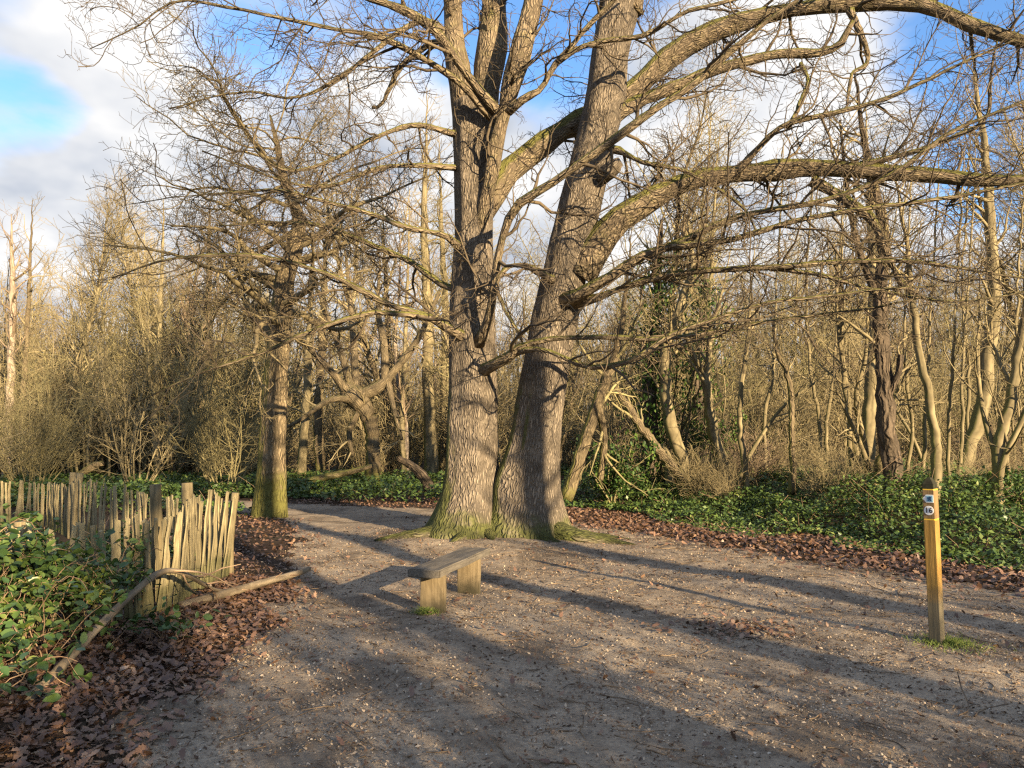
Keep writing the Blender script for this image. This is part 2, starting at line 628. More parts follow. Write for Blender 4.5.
def ground_mat(name, path):
    m, nt, b = new_mat(name)
    g = G(nt)
    p = g.pos()
    big = g.noise(p, .9, 5, .6)
    mid = g.noise(p, 6, 5, .65)
    fine = g.noise(p, 45, 4, .7)
    v1 = g.n('ShaderNodeTexVoronoi', {'Vector': g.n('ShaderNodeVectorMath', {0: p, 1: g.scale(g.n('ShaderNodeTexNoise', {'Vector': p, 'Scale': 30.0}).outputs['Color'], (.03, .03, .03))}, operation='ADD').outputs[0], 'Scale': 42.0 if path else 17.0})
    vc = g.n('ShaderNodeSeparateColor', {0: v1.outputs['Color']}).outputs
    v2 = g.n('ShaderNodeTexVoronoi', {'Vector': p, 'Scale': 95.0 if path else 40.0})
    vd = g.n('ShaderNodeSeparateColor', {0: v2.outputs['Color']}).outputs
    if path:
        base = g.ramp(g.m('ADD', g.m('MULTIPLY', big, .55), g.m('MULTIPLY', mid, .5)), [(.34, (0.165, 0.128, 0.088)), (.5, (0.31, 0.248, 0.175)), (.72, (0.46, 0.375, 0.265))])
        base = g.mix(g.mr(fine, .35, .7, 0, .55), base, (0.115, 0.092, 0.074))
        damp = g.noise(p, .75, 5, .7, .6)
        base = g.mix(g.mr(damp, .48, .64, 0, .72), base, (0.10, 0.077, 0.055))
        chips = g.m('MULTIPLY', g.mr(vc[0], .66, .75), g.mr(v1.outputs['Distance'], .011, .007))
        chips = g.m('MULTIPLY', chips, g.mr(mid, .38, .62))
        base = g.mix(g.m('MULTIPLY', chips, .9), base, g.ramp(vc[1], [(0, (.24, .18, .12)), (.6, (.48, .39, .28)), (1, (.64, .57, .46))]))
        c2 = g.m('MULTIPLY', g.mr(vd[0], .72, .8), g.mr(v2.outputs['Distance'], .0055, .0035))
        base = g.mix(g.m('MULTIPLY', c2, .7), base, g.ramp(vd[1], [(0, (.16, .11, .07)), (1, (.45, .37, .27))]))
        h = g.m('ADD', g.m('MULTIPLY', mid, .5), g.m('ADD', g.m('MULTIPLY', fine, .4), g.m('MULTIPLY', chips, .3)))
        nt.links.new(g.bump(h, 1.0, .028), b.inputs['Normal'])
    else:
        leafc = g.ramp(vc[0], [(0, (.05, .032, .02)), (.4, (.11, .062, .038)), (.75, (.17, .095, .06)), (1, (.25, .16, .10))])
        base = g.mix(g.mr(v1.outputs['Distance'], .02, .045), leafc, (.045, .03, .02))
        base = g.mix(g.mr(big, .5, .7, 0, .5), base, (.085, .075, .035))
        h = g.m('ADD', g.m('MULTIPLY', mid, .5), g.m('MULTIPLY', vc[1], .5))
        nt.links.new(g.bump(h, 1.0, .04), b.inputs['Normal'])
    nt.links.new(base, b.inputs['Base Color'])
    b.inputs['Roughness'].default_value = .95
    b.inputs['Specular IOR Level'].default_value = .12
    return m


M_PATH = ground_mat('trodden earth and gravel', True)
M_FLOOR = ground_mat('wood floor', False)

# ------------------------------------------------------------------ ground and path (one sheet, split along the path's edge)
def axis(dense_a, dense_b, step, far):
    a = np.arange(dense_a, dense_b, step)
    grow_, s = [], step
    v = dense_b
    while v < far[1]:
        grow_.append(v)
        s *= 1.16
        v += s
    grow_.append(far[1])
    neg, s, v = [], step, dense_a
    while v > far[0]:
        s *= 1.16
        v -= s
        neg.append(max(v, far[0]))
    return np.array(neg[::-1] + list(a) + grow_)


gx = axis(-8.0, 8.0, .055, (-900, 900))
gy = axis(1.6, 19.5, .06, (-500, 1500))
X, Y = np.meshgrid(gx, gy)
near = (np.abs(X) < 9) & (Y > 0) & (Y < 21)
Z = gh(X, Y)
pm = on_path(X, Y)
micro = .018 * (vnoise(X * 5, Y * 5, 21) - .5) + .012 * (vnoise(X * 12, Y * 12, 22) - .5)
Z = Z + np.where(near, micro, 0)
nx, ny = len(gx), len(gy)
I = np.arange(nx * ny).reshape(ny, nx)
quads = np.stack([I[:-1, :-1], I[:-1, 1:], I[1:, 1:], I[1:, :-1]], -1).reshape(-1, 4)
pc = ((pm[:-1, :-1] + pm[1:, 1:]) / 2).ravel() > 0
VV = np.stack([X, Y, Z], -1).reshape(-1, 3)


def sub(mask, name, mat):
    q = quads[mask]
    used, inv = np.unique(q, return_inverse=True)
    return mesh_np(name, VV[used], [inv.reshape(-1, 4)], mat, True)


tag(link('ground', sub(~pc, 'ground', M_FLOOR)), 'brown wood floor of earth and old leaves around the clearing', 'ground', kind='structure')
tag(link('path', sub(pc, 'path', M_PATH)), 'trodden earth and gravel path widening into the clearing', 'path', kind='structure')

# ------------------------------------------------------------------ the two big oaks
def px(rows):
    """rows of (photo x, photo y, metres ahead, width in photo pixels) -> xyz + radius"""
    out = []
    for (x, y, Yd, w) in rows:
        p = at(x, y, Yd)
        out.append([*p, w / 2 * Yd / F])
    return np.array(out)


def flare(amount, lobes, burl=None):
    def f(dirs, fr, z):
        a = np.arctan2(dirs[:, 1], dirs[:, 0])
        e = math.exp(-max(z - .1, 0) / .38)
        l = sum(w * np.maximum(0, np.cos((a - p))) ** 6 for p, w in lobes)
        m = 1 + amount * e * (.35 + l) + .035 * np.cos(5 * a + z * .6) + .02 * np.cos(9 * a - z)
        if burl:
            p, zc, zs, w = burl
            m = m + w * math.exp(-((z - zc) / zs) ** 2) * np.maximum(0, np.cos(a - p)) ** 3
        return m
    return f


def twigs_for(rng, limb, k=1.0, mat=M_TWIG, start=.12, big=(1.0, 2.4), up=.05, flat=.7):
    P, R = limb[None, :, :3], limb[None, :, 3]
    k *= 1.45
    b1, r1 = grow(rng, P, R, 1.9 * k, start, .98, big, (rad(30), rad(75)), 8, .22, up, .5, .032, .007, flat)
    b1b, r1b = grow(rng, P, R, 2.0 * k, start, 1., (.4, 1.1), (rad(35), rad(85)), 7, .24, up, .4, .014, .004, 1)
    b2, r2 = grow(rng, b1, r1, 4.4 * k, .12, 1., (.5, 1.4), (rad(30), rad(75)), 7, .34, .02, .6, .014, .0042, .85)
    src = np.concatenate([b2, b1b])
    srr = np.concatenate([r2, r1b])
    b3, r3 = grow(rng, src, srr, 6.0 * k, .1, 1., (.2, .6), (rad(25), rad(75)), 4, .34, .02, .7, .007, .003, 1, .12)
    b4, r4 = grow(rng, b3, r3, 4.5 * k, .2, 1., (.1, .28), (rad(25), rad(65)), 3, .2, .02, .8, .0045, .0026, 1, .08, nmax=3)
    V, Q = merge([tubes(b1, r1, 6), tubes(b1b, r1b, 4), tubes(b2, r2, 4), tubes(b3, r3, 3), tubes(b4, r4, 3)])
    return mesh_np('twigs', V, [Q], mat, False)


def add_limb(root, rows, rng, n=26, S=14, k=1.0, mat=None, raw=None, wob=.02, **kw):
    L = spline(px(rows) if raw is None else raw, n)
    L[:, 3] *= .78 + .05 * np.sin(np.arange(n) * 1.1 + rng.uniform(0, 6)) + .05 * rng.normal(0, 1, n) * (np.arange(n) > 2)
    kk = max(5, len(rows) if raw is None else 6)
    jit = rng.normal(0, 1, (kk, 3))
    jit[0] = 0
    u = np.linspace(0, kk - 1, n)
    jit = np.stack([np.interp(u, np.arange(kk), jit[:, c]) for c in range(3)], 1)
    L[:, 3] *= 1 + .3 * np.exp(-np.arange(n) / 1.6)
    L[:, :3] += jit * (L[:, 3:4] * .2 + wob) + rng.normal(0, .004, (n, 3)) * (L[:, 3:4] < .06)
    o = link('limb', stem_mesh('limb', L, mat or M_LIMB, S, seed=int(rng.integers(99)), rough=.13), root)
    link('sprays', twigs_for(rng, L, k, **kw), o)
    return L


oakA = thing('oak_tree', 'massive upright oak with furrowed bark, left half of the joined pair behind the bench', 'tree')
rngA = np.random.default_rng(5)
tA = px([(467, 548, 12.9, 58), (468, 520, 12.9, 54), (471, 480, 12.9, 50), (473, 400, 12.9, 49), (473, 300, 12.9, 44), (474, 240, 12.9, 39), (474, 185, 12.9, 41),
         (474, 120, 12.9, 44), (474, 105, 12.9, 44)])
tA = spline(tA, 70)
link('trunk', stem_mesh('trunk', tA, M_OAK, 72, flare(.75, [(-2.2, .55), (-1.1, .5), (3.0, .55), (.0, .75), (1.6, .6), (-1.65, .25)], (-.2, .6, .5, .16)), .045, 3), oakA)
for rows, k, S in (
        ([(466, 125, 12.95, 28), (460, 60, 12.95, 27), (455, 0, 13.0, 25), (450, -80, 13.1, 22), (440, -200, 13.3, 16), (425, -330, 13.6, 8)], .6, 24),
        ([(480, 130, 13.0, 34), (486, 60, 13.05, 34), (491, 0, 13.2, 32), (498, -90, 13.5, 26), (515, -210, 13.8, 18), (520, -330, 14.2, 8)], .6, 24),
        ([(477, 262, 12.85, 12), (484, 215, 12.65, 17), (492, 180, 12.5, 18), (502, 130, 12.4, 20), (512, 85, 12.3, 25), (524, 45, 12.3, 30), (537, -5, 12.3, 26), (550, -90, 12.2, 20), (575, -200, 12.0, 10)], .6, 20),
        ([(480, 215, 13.1, 24), (505, 180, 13.4, 30), (535, 150, 13.7, 31), (580, 115, 14.0, 31), (625, 97, 14.1, 31), (665, 62, 14.0, 29), (715, 27, 13.8, 26), (780, 14, 13.5, 22), (850, 7, 13.2, 19), (925, 5, 12.8, 17), (965, 20, 12.5, 18), (1030, 42, 12.2, 15), (1100, 60, 12.0, 10)], .8, 18),
        ([(478, 345, 12.6, 14), (487, 322, 12.3, 11), (496, 285, 12.0, 11), (506, 232, 11.7, 11), (521, 203, 11.5, 11), (545, 187, 11.3, 11), (579, 164, 11.1, 11), (618, 135, 10.9, 10), (680, 91, 10.6, 9), (732, 47, 10.4, 8), (775, 15, 10.2, 6), (830, -20, 10.0, 3)], .7, 12),
        ([(480, 372, 12.7, 15), (497, 364, 12.3, 14), (513, 354, 12.0, 13), (524, 341, 11.8, 9), (550, 337, 11.6, 7), (590, 337, 11.4, 7), (640, 340, 11.2, 6), (700, 333, 11.0, 6), (760, 322, 10.8, 5), (840, 312, 10.7, 4), (920, 300, 10.6, 2)], .6, 10),
        ([(513, 353, 12.0, 8), (535, 349, 11.6, 6), (560, 356, 11.3, 6), (590, 366, 11.0, 7), (631, 359, 10.8, 7), (668, 338, 10.6, 7), (700, 324, 10.5, 6), (760, 306, 10.3, 5), (850, 292, 10.1, 4), (950, 284, 10.0, 2)], .6, 10),
        ([(466, 338, 12.7, 14), (448, 327, 12.2, 11), (428, 316, 11.8, 9), (392, 306, 11.5, 8), (360, 290, 11.2, 7), (320, 271, 11.0, 6), (240, 256, 10.8, 5), (170, 262, 10.6, 3), (110, 280, 10.5, 1.5)], .75, 10),
        ([(432, 318, 11.8, 8), (375, 317, 11.4, 7), (322, 328, 11.1, 6), (264, 350, 10.9, 5), (200, 375, 10.8, 3), (140, 400, 10.7, 1.5)], .6, 8),
        ([(462, 250, 12.8, 9), (445, 238, 12.4, 8), (415, 232, 12.0, 7), (375, 215, 11.6, 6), (330, 203, 11.4, 5), (270, 190, 11.2, 4), (200, 195, 11.0, 2), (130, 205, 10.9, 1)], .7, 8),
        ([(460, 290, 12.8, 9), (440, 285, 13.0, 8), (400, 258, 13.4, 7), (360, 240, 13.7, 6), (300, 225, 14.0, 4), (220, 225, 14.3, 2)], .6, 8),
        ([(458, 168, 12.8, 8), (424, 165, 12.5, 7), (380, 168, 12.2, 6), (330, 185, 12.0, 5), (275, 178, 11.8, 3), (200, 150, 11.6, 2)], .7, 8),
        ([(458, 135, 12.8, 8), (414, 126, 12.5, 7), (376, 136, 12.2, 6), (335, 160, 12.0, 5), (290, 172, 11.8, 4), (255, 150, 11.7, 3), (262, 120, 11.6, 2)], .7, 8),
        ([(497, 112, 12.3, 11), (466, 73, 12.0, 11), (437, 31, 11.7, 12), (406, 10, 11.5, 12), (370, -4, 11.3, 10), (300, -30, 11.0, 8), (220, -40, 10.8, 5), (130, -30, 10.6, 2)], .8, 10),
        ([(492, 118, 12.4, 9), (458, 83, 12.1, 9), (419, 55, 11.8, 8), (385, 40, 11.6, 7), (355, 31, 11.4, 6), (280, 16, 11.2, 5), (230, 6, 11.1, 4), (174, 4, 11.0, 3), (130, 30, 10.9, 2), (92, 48, 10.9, 1)], .8, 8),
        ([(462, 80, 12.9, 9), (440, 44, 13.2, 8), (414, 57, 13.4, 8), (396, 75, 13.5, 7), (381, 104, 13.5, 5), (371, 108, 13.5, 4)], .3, 8),
        ([(455, 40, 13.0, 9), (420, 20, 12.8, 8), (360, 60, 12.6, 6), (300, 100, 12.5, 4), (240, 90, 12.4, 3), (170, 110, 12.3, 1.5)], .7, 8),
        ([(508, 112, 12.3, 10), (525, 100, 12.1, 10), (541, 91, 12.0, 9), (552, 70, 11.9, 8), (567, 49, 11.8, 8), (585, 25, 11.7, 7), (625, -10, 11.5, 6), (690, -70, 11.2, 3)], .6, 8),
        ([(558, 62, 11.9, 7), (580, 50, 11.8, 7), (608, 42, 11.7, 7), (649, 33, 11.5, 7), (686, 13, 11.3, 6), (735, 0, 11.2, 5), (800, -30, 11.0, 3)], .6, 8)):
    add_limb(oakA, rows, rngA, k=k, S=S)

oakB = thing('oak_tree', 'massive leaning oak with long horizontal limb, right half of the joined pair', 'tree')
rngB = np.random.default_rng(8)
tB = px([(526, 548, 12.8, 62), (529, 520, 12.8, 55), (533, 460, 12.8, 50), (540, 400, 12.8, 47), (550, 345, 12.8, 46), (559, 300, 12.8, 45), (578, 215, 12.8, 43), (595, 145, 12.8, 40), (605, 100, 12.8, 40), (611, 50, 12.8, 38), (620, 5, 12.8, 40), (624, -20, 12.8, 42)])
tB = spline(tB, 80)
link('trunk', stem_mesh('trunk', tB, M_OAK, 72, flare(.6, [(-1.3, .5), (-.15, 1.0), (-2.4, .45), (1.2, .5), (3.1, .85)], (-2.95, .85, .55, .34)), .045, 8), oakB)
for rows, k, S in (
        ([(614, 10, 12.8, 30), (612, -60, 12.9, 26), (610, -160, 13.1, 20), (590, -300, 13.4, 8)], .5, 20),
        ([(628, 10, 12.8, 28), (650, -40, 12.7, 24), (690, -130, 12.6, 18), (740, -260, 12.3, 8)], .5, 20),
        ([(578, 275, 12.8, 40), (600, 243, 12.7, 37), (622, 216, 12.6, 31), (655, 193, 12.5, 28), (695, 179, 12.4, 26), (760, 172, 12.1, 24), (840, 169, 11.8, 22), (915, 175, 11.5, 20), (980, 182, 11.2, 18), (1040, 180, 11.0, 16), (1120, 165, 10.8, 14), (1200, 150, 10.6, 6)], .8, 22),
        ([(612, 115, 12.8, 22), (635, 105, 12.9, 17), (680, 86, 12.9, 16), (720, 70, 12.8, 15), (780, 56, 12.7, 13), (835, 46, 12.6, 10), (850, 20, 12.5, 6)], .6, 14),
        ([(565, 300, 12.5, 16), (580, 296, 12.2, 15), (605, 282, 11.9, 14), (640, 258, 11.6, 13), (680, 243, 11.3, 11), (703, 230, 11.1, 9), (728, 219, 11.0, 8), (780, 209, 10.8, 7), (822, 200, 10.6, 7), (889, 176, 10.4, 6), (957, 129, 10.2, 5), (1030, 100, 10.0, 4), (1090, 80, 9.8, 2)], .8, 12),
        ([(672, 246, 11.3, 9), (720, 240, 11.0, 8), (788, 223, 10.8, 7), (869, 208, 10.5, 6), (940, 198, 10.3, 5), (1030, 183, 10.1, 4), (1100, 170, 10.0, 2)], .7, 10),
        ([(575, 303, 12.5, 12), (600, 296, 12.1, 10), (640, 280, 11.7, 9), (687, 271, 11.3, 8), (740, 267, 11.0, 8), (800, 266, 10.7, 7), (860, 262, 10.5, 6), (930, 262, 10.3, 5), (1010, 275, 10.1, 3), (1080, 285, 10., 2)], .8, 10),
        ([(770, 268, 10.9, 6), (820, 275, 10.6, 5), (880, 290, 10.4, 4), (950, 300, 10.2, 3), (1030, 290, 10.0, 2)], .7, 7),
        ([(812, 180, 11.9, 14), (845, 200, 11.7, 13), (872, 222, 11.5, 12), (884, 250, 11.4, 9), (905, 285, 11.3, 6), (935, 300, 11.2, 3)], .5, 10),
        ([(735, 178, 12.2, 12), (752, 155, 11.9, 8), (781, 129, 11.6, 7), (830, 115, 11.3, 7), (870, 103, 11.1, 6), (910, 88, 10.9, 5), (960, 65, 10.7, 4), (1010, 42, 10.5, 3), (1060, 20, 10.4, 2)], .8, 9),
        ([(788, 128, 11.6, 6), (800, 105, 11.7, 6), (810, 80, 11.8, 5), (800, 62, 12.0, 6)], .5, 8),
        ([(860, 165, 11.7, 8), (900, 155, 11.4, 7), (940, 143, 11.2, 6), (985, 120, 11.0, 5), (990, 80, 10.9, 4), (1000, 40, 10.8, 2)], .7, 8),
        ([(552, 280, 12.4, 10), (540, 270, 12.2, 9), (524, 262, 12.1, 7), (508, 268, 12.0, 6), (497, 290, 11.9, 5), (510, 320, 11.8, 4), (530, 342, 11.7, 2)], .5, 8),
        ([(850, 10, 13.1, 10), (870, 60, 13.0, 6), (850, 75, 12.9, 5), (845, 110, 12.8, 3)], .5, 8),
        ([(597, 146, 12.8, 11), (618, 150, 12.6, 9), (640, 160, 12.3, 6), (690, 170, 12.0, 5), (740, 205, 11.7, 4), (760, 235, 11.5, 2)], .7, 8)):
    add_limb(oakB, rows, rngB, k=k, S=S)
stub = spline(px([(600, 178, 12.6, 16), (611, 170, 12.3, 17), (617, 162, 12.2, 13), (618, 158, 12.2, 3)]), 8)
link('broken_stub', stem_mesh('broken_stub', stub, M_OAK, 12, rough=.2, seed=4), oakB)


def root_part(parent, rows, w0, w1, seed, sink=.35):
    pts = []
    for i, (x, y) in enumerate(rows):
        f = i / (len(rows) - 1)
        r = w0 * (1 - f) + w1 * f
        pts.append([x, y, float(gh(x, y)) + r * (1 - sink) - .55 * r - f * .02, r])
    pts = spline(np.array(pts), 22)
    link('root', stem_mesh('root', pts, M_OAK, 12, rough=.16, seed=seed), parent)


root_part(oakB, [(.45, 12.75), (.85, 12.35), (1.2, 12.15), (1.55, 12.1), (1.9, 11.85)], .26, .03, 2)
root_part(oakB, [(.75, 12.6), (1.1, 12.5), (1.5, 12.55), (1.9, 12.4)], .16, .03, 5)
root_part(oakB, [(.3, 12.5), (.55, 12.1), (.75, 11.95)], .16, .03, 6)
root_part(oakA, [(-.95, 12.7), (-1.35, 12.45), (-1.75, 12.35), (-2.15, 12.1)], .2, .04, 7)
root_part(oakA, [(-.7, 12.5), (-.8, 12.15), (-.95, 11.9)], .18, .03, 9)
root_part(oakA, [(-.45, 12.5), (-.35, 12.2), (-.3, 12.0)], .17, .03, 10)

# ------------------------------------------------------------------ the spreading tree beside the path
def wide_crown(rng, trunk, nl, length, k, up=0.0, lo=.35, mat=M_TWIG):
    P, R = trunk[None, :, :3], trunk[None, :, 3]
    b0, r0 = grow(rng, P, R, nl / np.linalg.norm(np.diff(trunk[:, :3], axis=0), axis=1).sum(), lo, 1., length, (rad(60), rad(95)), 14, .2, up, .42, .10, .010, .16, tipshort=.3)
    b1, r1 = grow(rng, b0, r0, 2.1 * k, .24, 1., (.8, 1.8), (rad(30), rad(70)), 8, .24, .01, .5, .028, .007, .6)
    b2, r2 = grow(rng, b1, r1, 3.6 * k, .1, 1., (.4, 1.0), (rad(30), rad(65)), 5, .2, .02, .6, .014, .0045, .8)
    b3, r3 = grow(rng, b2, r2, 6.0 * k, .1, 1., (.2, .5), (rad(25), rad(65)), 3, .2, .02, .7, .007, .0035, 1, .1)
    V, Q = merge([tubes(b0, r0, 8), tubes(b1, r1, 5), tubes(b2, r2, 3), tubes(b3, r3, 3)])
    return mesh_np('crown', V, [Q], mat, False)


rng = np.random.default_rng(21)
side = thing('oak_tree', 'mossy tree with one lit edge and low spreading crown beside the path', 'tree')
tS = spline(px([(269, 528, 16.2, 34), (270, 500, 16.2, 29), (273, 440, 16.2, 25), (276, 380, 16.2, 24), (281, 320, 16.2, 21), (286, 275, 16.2, 19), (296, 245, 16.2, 16), (298, 215, 16.25, 13), (284, 180, 16.3, 9), (276, 140, 16.4, 5), (270, 115, 16.4, 2)]), 46)
link('trunk', stem_mesh('trunk', tS, bark_mat('mossy side bark', (.06, .05, .03), (.26, .20, .12), moss=(.10, .10, .022), moss_low=.6, mossh=1.4, moss_up=.3, ridge=24, green=.3), 40, flare(.16, [(-2, .6), (0, .4), (3, .5)]), .06, 6), side)
link('crown', wide_crown(rng, tS, 38, (2.8, 5.6), 1.45, up=-.012, lo=.43, mat=twig_mat('olive brown twigs', (0.10, 0.08, 0.045), (0.22, 0.18, 0.10), .8)), side)

# ------------------------------------------------------------------ woodland trees: kinds, each built once
def bg_tree(name, seed, H, r0, tmat, cmat, lean=.09, lo=.16, nb=30, length=(1.6, 3.6), up=.07, k=1.25, fork=None, ang=(35, 70)):
    rng = np.random.default_rng(seed)
    root = thing(name, None, 'tree')
    d = np.array([rng.normal(0, lean), rng.normal(0, lean), 1])
    t = wander(rng, (0, 0, -.15), d, H, 18, r0, r0 * .03, .085, .03)
    t[0, 3] *= 1.35
    L = spline(t, 40)
    link('trunk', stem_mesh('trunk', L, tmat, 14, rough=.08, seed=seed), root)
    stems = [L]
    parts = []
    if fork:
        for _ in range(fork):
            i = int(rng.integers(10, 22))
            a = rng.uniform(0, 6.28)
            f = wander(rng, L[i, :3], (math.cos(a) * .6, math.sin(a) * .6, 1), H * (1 - i / 40) * .9, 40, L[i, 3] * .7, .02, .05, .04)
            stems.append(f)
            parts.append(tubes(f[None, :, :3], f[None, :, 3], 8))
    P = np.stack([s[:, :3] for s in stems])
    R = np.stack([s[:, 3] for s in stems])
    b1, r1 = grow(rng, P, R, nb / H, lo, 1., length, (rad(ang[0]), rad(ang[1])), 9, .12, up, .5, .07, .010, .8)
    b2, r2 = grow(rng, b1, r1, 2.8 * k, .12, 1., (.6, 1.6), (rad(25), rad(60)), 6, .16, up * .6, .6, .024, .007, .9)
    b3, r3 = grow(rng, b2, r2, 4.2 * k, .1, 1., (.25, .75), (rad(20), rad(55)), 3, .16, .03, .7, .010, .005, 1, .15)
    V, Q = merge(parts + [tubes(b1, r1, 5), tubes(b2, r2, 3), tubes(b3, r3, 3)])
    link('crown', mesh_np('crown', V, [Q], cmat, False), root)
    return root


def coppice(name, seed, H, ns, r0, tmat, cmat, spread=.35, k=1.0, cat='tree'):
    rng = np.random.default_rng(seed)
    root = thing(name, None, cat)
    st = []
    for i in range(ns):
        a = rng.uniform(0, 6.28)
        s = rng.uniform(.25, 1) * spread
        w = wander(rng, (math.cos(a) * .18, math.sin(a) * .18, -.1), (math.cos(a) * s, math.sin(a) * s, 1), H * rng.uniform(.6, 1.1), 16, r0 * rng.uniform(.6, 1.1), r0 * .1, .07, .0)
        st.append(w)
    P = np.stack([s[:, :3] for s in st])
    R = np.stack([s[:, 3] for s in st])
    V, Q = tubes(P, R, 7)
    link('stems', mesh_np('stems', V, [Q], tmat, True, {'bk': ('FLOAT_VECTOR', V)}), root)
    b2, r2 = grow(rng, P, R, 2.2 * k, .15, 1., (.6, 1.9), (rad(25), rad(65)), 7, .16, .04, .5, .02, .006, 1)
    b3, r3 = grow(rng, b2, r2, 3.6 * k, .1, 1., (.25, .8), (rad(25), rad(60)), 4, .18, .03, .7, .009, .0045, 1, .15)
    V, Q = merge([tubes(b2, r2, 4), tubes(b3, r3, 3)])
    link('crown', mesh_np('crown', V, [Q], cmat, False), root)
    return root


KINDS = {
    'tall': [bg_tree('woodland_tree', 101, 15, .20, M_BG, M_TWIG2, nb=54, fork=1),
             bg_tree('woodland_tree', 102, 14, .17, M_PALEB, M_TWIG4, nb=50, fork=2),
             bg_tree('woodland_tree', 103, 16, .22, M_BG, M_TWIG2, nb=56, fork=2, length=(2, 4.2)),
             bg_tree('woodland_tree', 104, 13, .15, M_BG, M_TWIG3, nb=54, up=.1)],
    'birch': [bg_tree('birch_tree', 111, 13, .12, M_BIRCH, M_TWIG3, nb=34, length=(1.2, 2.4), up=.05, k=1.3),
              bg_tree('birch_tree', 112, 14, .13, M_BIRCH, M_TWIG3, nb=36, length=(1.2, 2.8), up=.08, k=1.2)],
    'pole': [bg_tree('young_tree', 121, 8, .055, M_PALEB, M_TWIG2, nb=16, length=(.7, 1.8), lean=.1),
             bg_tree('young_tree', 122, 9, .07, M_BG, M_TWIG2, nb=18, length=(.8, 2.2), lean=.14),
             bg_tree('young_tree', 123, 7, .045, M_PALEB, M_TWIG4, nb=14, length=(.6, 1.6), lean=.16, lo=.2)],
    'coppice': [coppice('coppiced_tree', 131, 6.5, 9, .05, M_PALEB, M_TWIG2),
                coppice('coppiced_tree', 132, 7.5, 7, .065, M_BG, M_TWIG4, .3),
                coppice('coppiced_tree', 133, 5.5, 12, .04, M_PALEB, M_TWIG2, .5)],
    'thicket': [coppice('bare_thicket', 151, 5.0, 14, .028, M_TWIG4, M_TWIG4, .8, 1.7, 'shrub'),
                coppice('bare_thicket', 152, 6.5, 11, .034, M_TWIG2, M_TWIG2, .6, 1.6, 'shrub')],
    'brush': [coppice('bare_shrub', 141, 2.4, 26, .014, M_TWIG2, M_TWIG2, .9, 1.6, 'shrub'),
              coppice('bare_shrub', 142, 3.0, 22, .017, M_TWIG4, M_TWIG2, .7, 1.5, 'shrub'),
              coppice('bare_shrub', 143, 1.8, 28, .012, M_TWIG3, M_TWIG3, 1.0, 1.6, 'shrub')],
}
KLABEL = {
    'tall': ('tall bare tree in the thick of the wood behind the clearing', 'tall trees of the wood'),
    'birch': ('slim pale birch with fine reddish twigs deep in the wood', 'birches of the wood'),
    'pole': ('thin young bare tree among the taller trunks of the wood', 'young trees of the wood'),
    'coppice': ('bare multi stemmed coppice clump under the taller trees', 'coppice clumps of the wood'),
    'thicket': ('tall tangled bare thicket shrub of olive twigs among the trunks', 'tall thickets of the wood'),
    'brush': ('low bare twiggy shrub on the wood floor among the trunks', 'bare shrubs on the wood floor'),
}
USED = set()
prng = np.random.default_rng(77)


def place(kind, x, y, s=1.0, rz=None, var=None, label=None, group=True):
    v = int(prng.integers(len(KINDS[kind]))) if var is None else var
    proto = KINDS[kind][v]
    lb, gr = KLABEL[kind]
    rz = prng.uniform(0, 6.28) if rz is None else rz
    loc = (x, y, float(gh(x, y)))
    if (kind, v) not in USED:
        USED.add((kind, v))
        o = proto
        o.location = loc
        o.rotation_euler = (0, 0, rz)
        o.scale = (s, s, s)
    else:
        o = dup(proto, loc, rz, s)
    o['label'] = label or lb
    if 'group' in o:
        del o['group']
    if label is None:
        o['group'] = gr
    return o


def wood_spot(lo, hi, rngp, pxr=(-70, 1095)):
    while True:
        p = rngp.uniform(*pxr)
        Yd = lo + (hi - lo) * rngp.uniform() ** .9
        x = (p - 512) / F * Yd
        if on_path(x, Yd) > -1.2 or edge_dist(x, Yd) < 2.6 and x > 0:
            continue
        if 290 < p < 430 and Yd < 28:
            continue
        if x < -2 and Yd < 21:
            continue
        return x, Yd


r2 = np.random.default_rng(303)
for kind, n, lo, hi, s in (('tall', 54, 27, 75, (.8, 1.1)), ('birch', 16, 28, 70, (.8, 1.05)), ('pole', 60, 19, 55, (.75, 1.2)), ('coppice', 60, 19, 60, (.75, 1.2)), ('thicket', 80, 21, 62, (.8, 1.35)), ('brush', 100, 18, 60, (.8, 1.4))):
    for _ in range(n):
        x, y = wood_spot(lo, hi, r2)
        place(kind, x, y, r2.uniform(*s))

for _ in range(26):
    x, y = wood_spot(13, 21, r2, (600, 1090))
    place('brush', x, y, r2.uniform(.35, .6), var=int(r2.integers(2)))
for kind, n, lo, hi, s, pr in (('thicket', 34, 30, 52, (1.2, 2.1), (-70, 270)), ('coppice', 16, 28, 50, (1.1, 1.7), (-70, 270)), ('thicket', 22, 26, 50, (1.1, 1.7), (560, 1090)), ('tall', 16, 27, 48, (.75, 1.0), (550, 1090)), ('coppice', 14, 26, 46, (1.1, 1.6), (540, 1090))):
    for _ in range(n):
        x, y = wood_spot(lo, hi, r2, pr)
        place(kind, x, y, r2.uniform(*s))
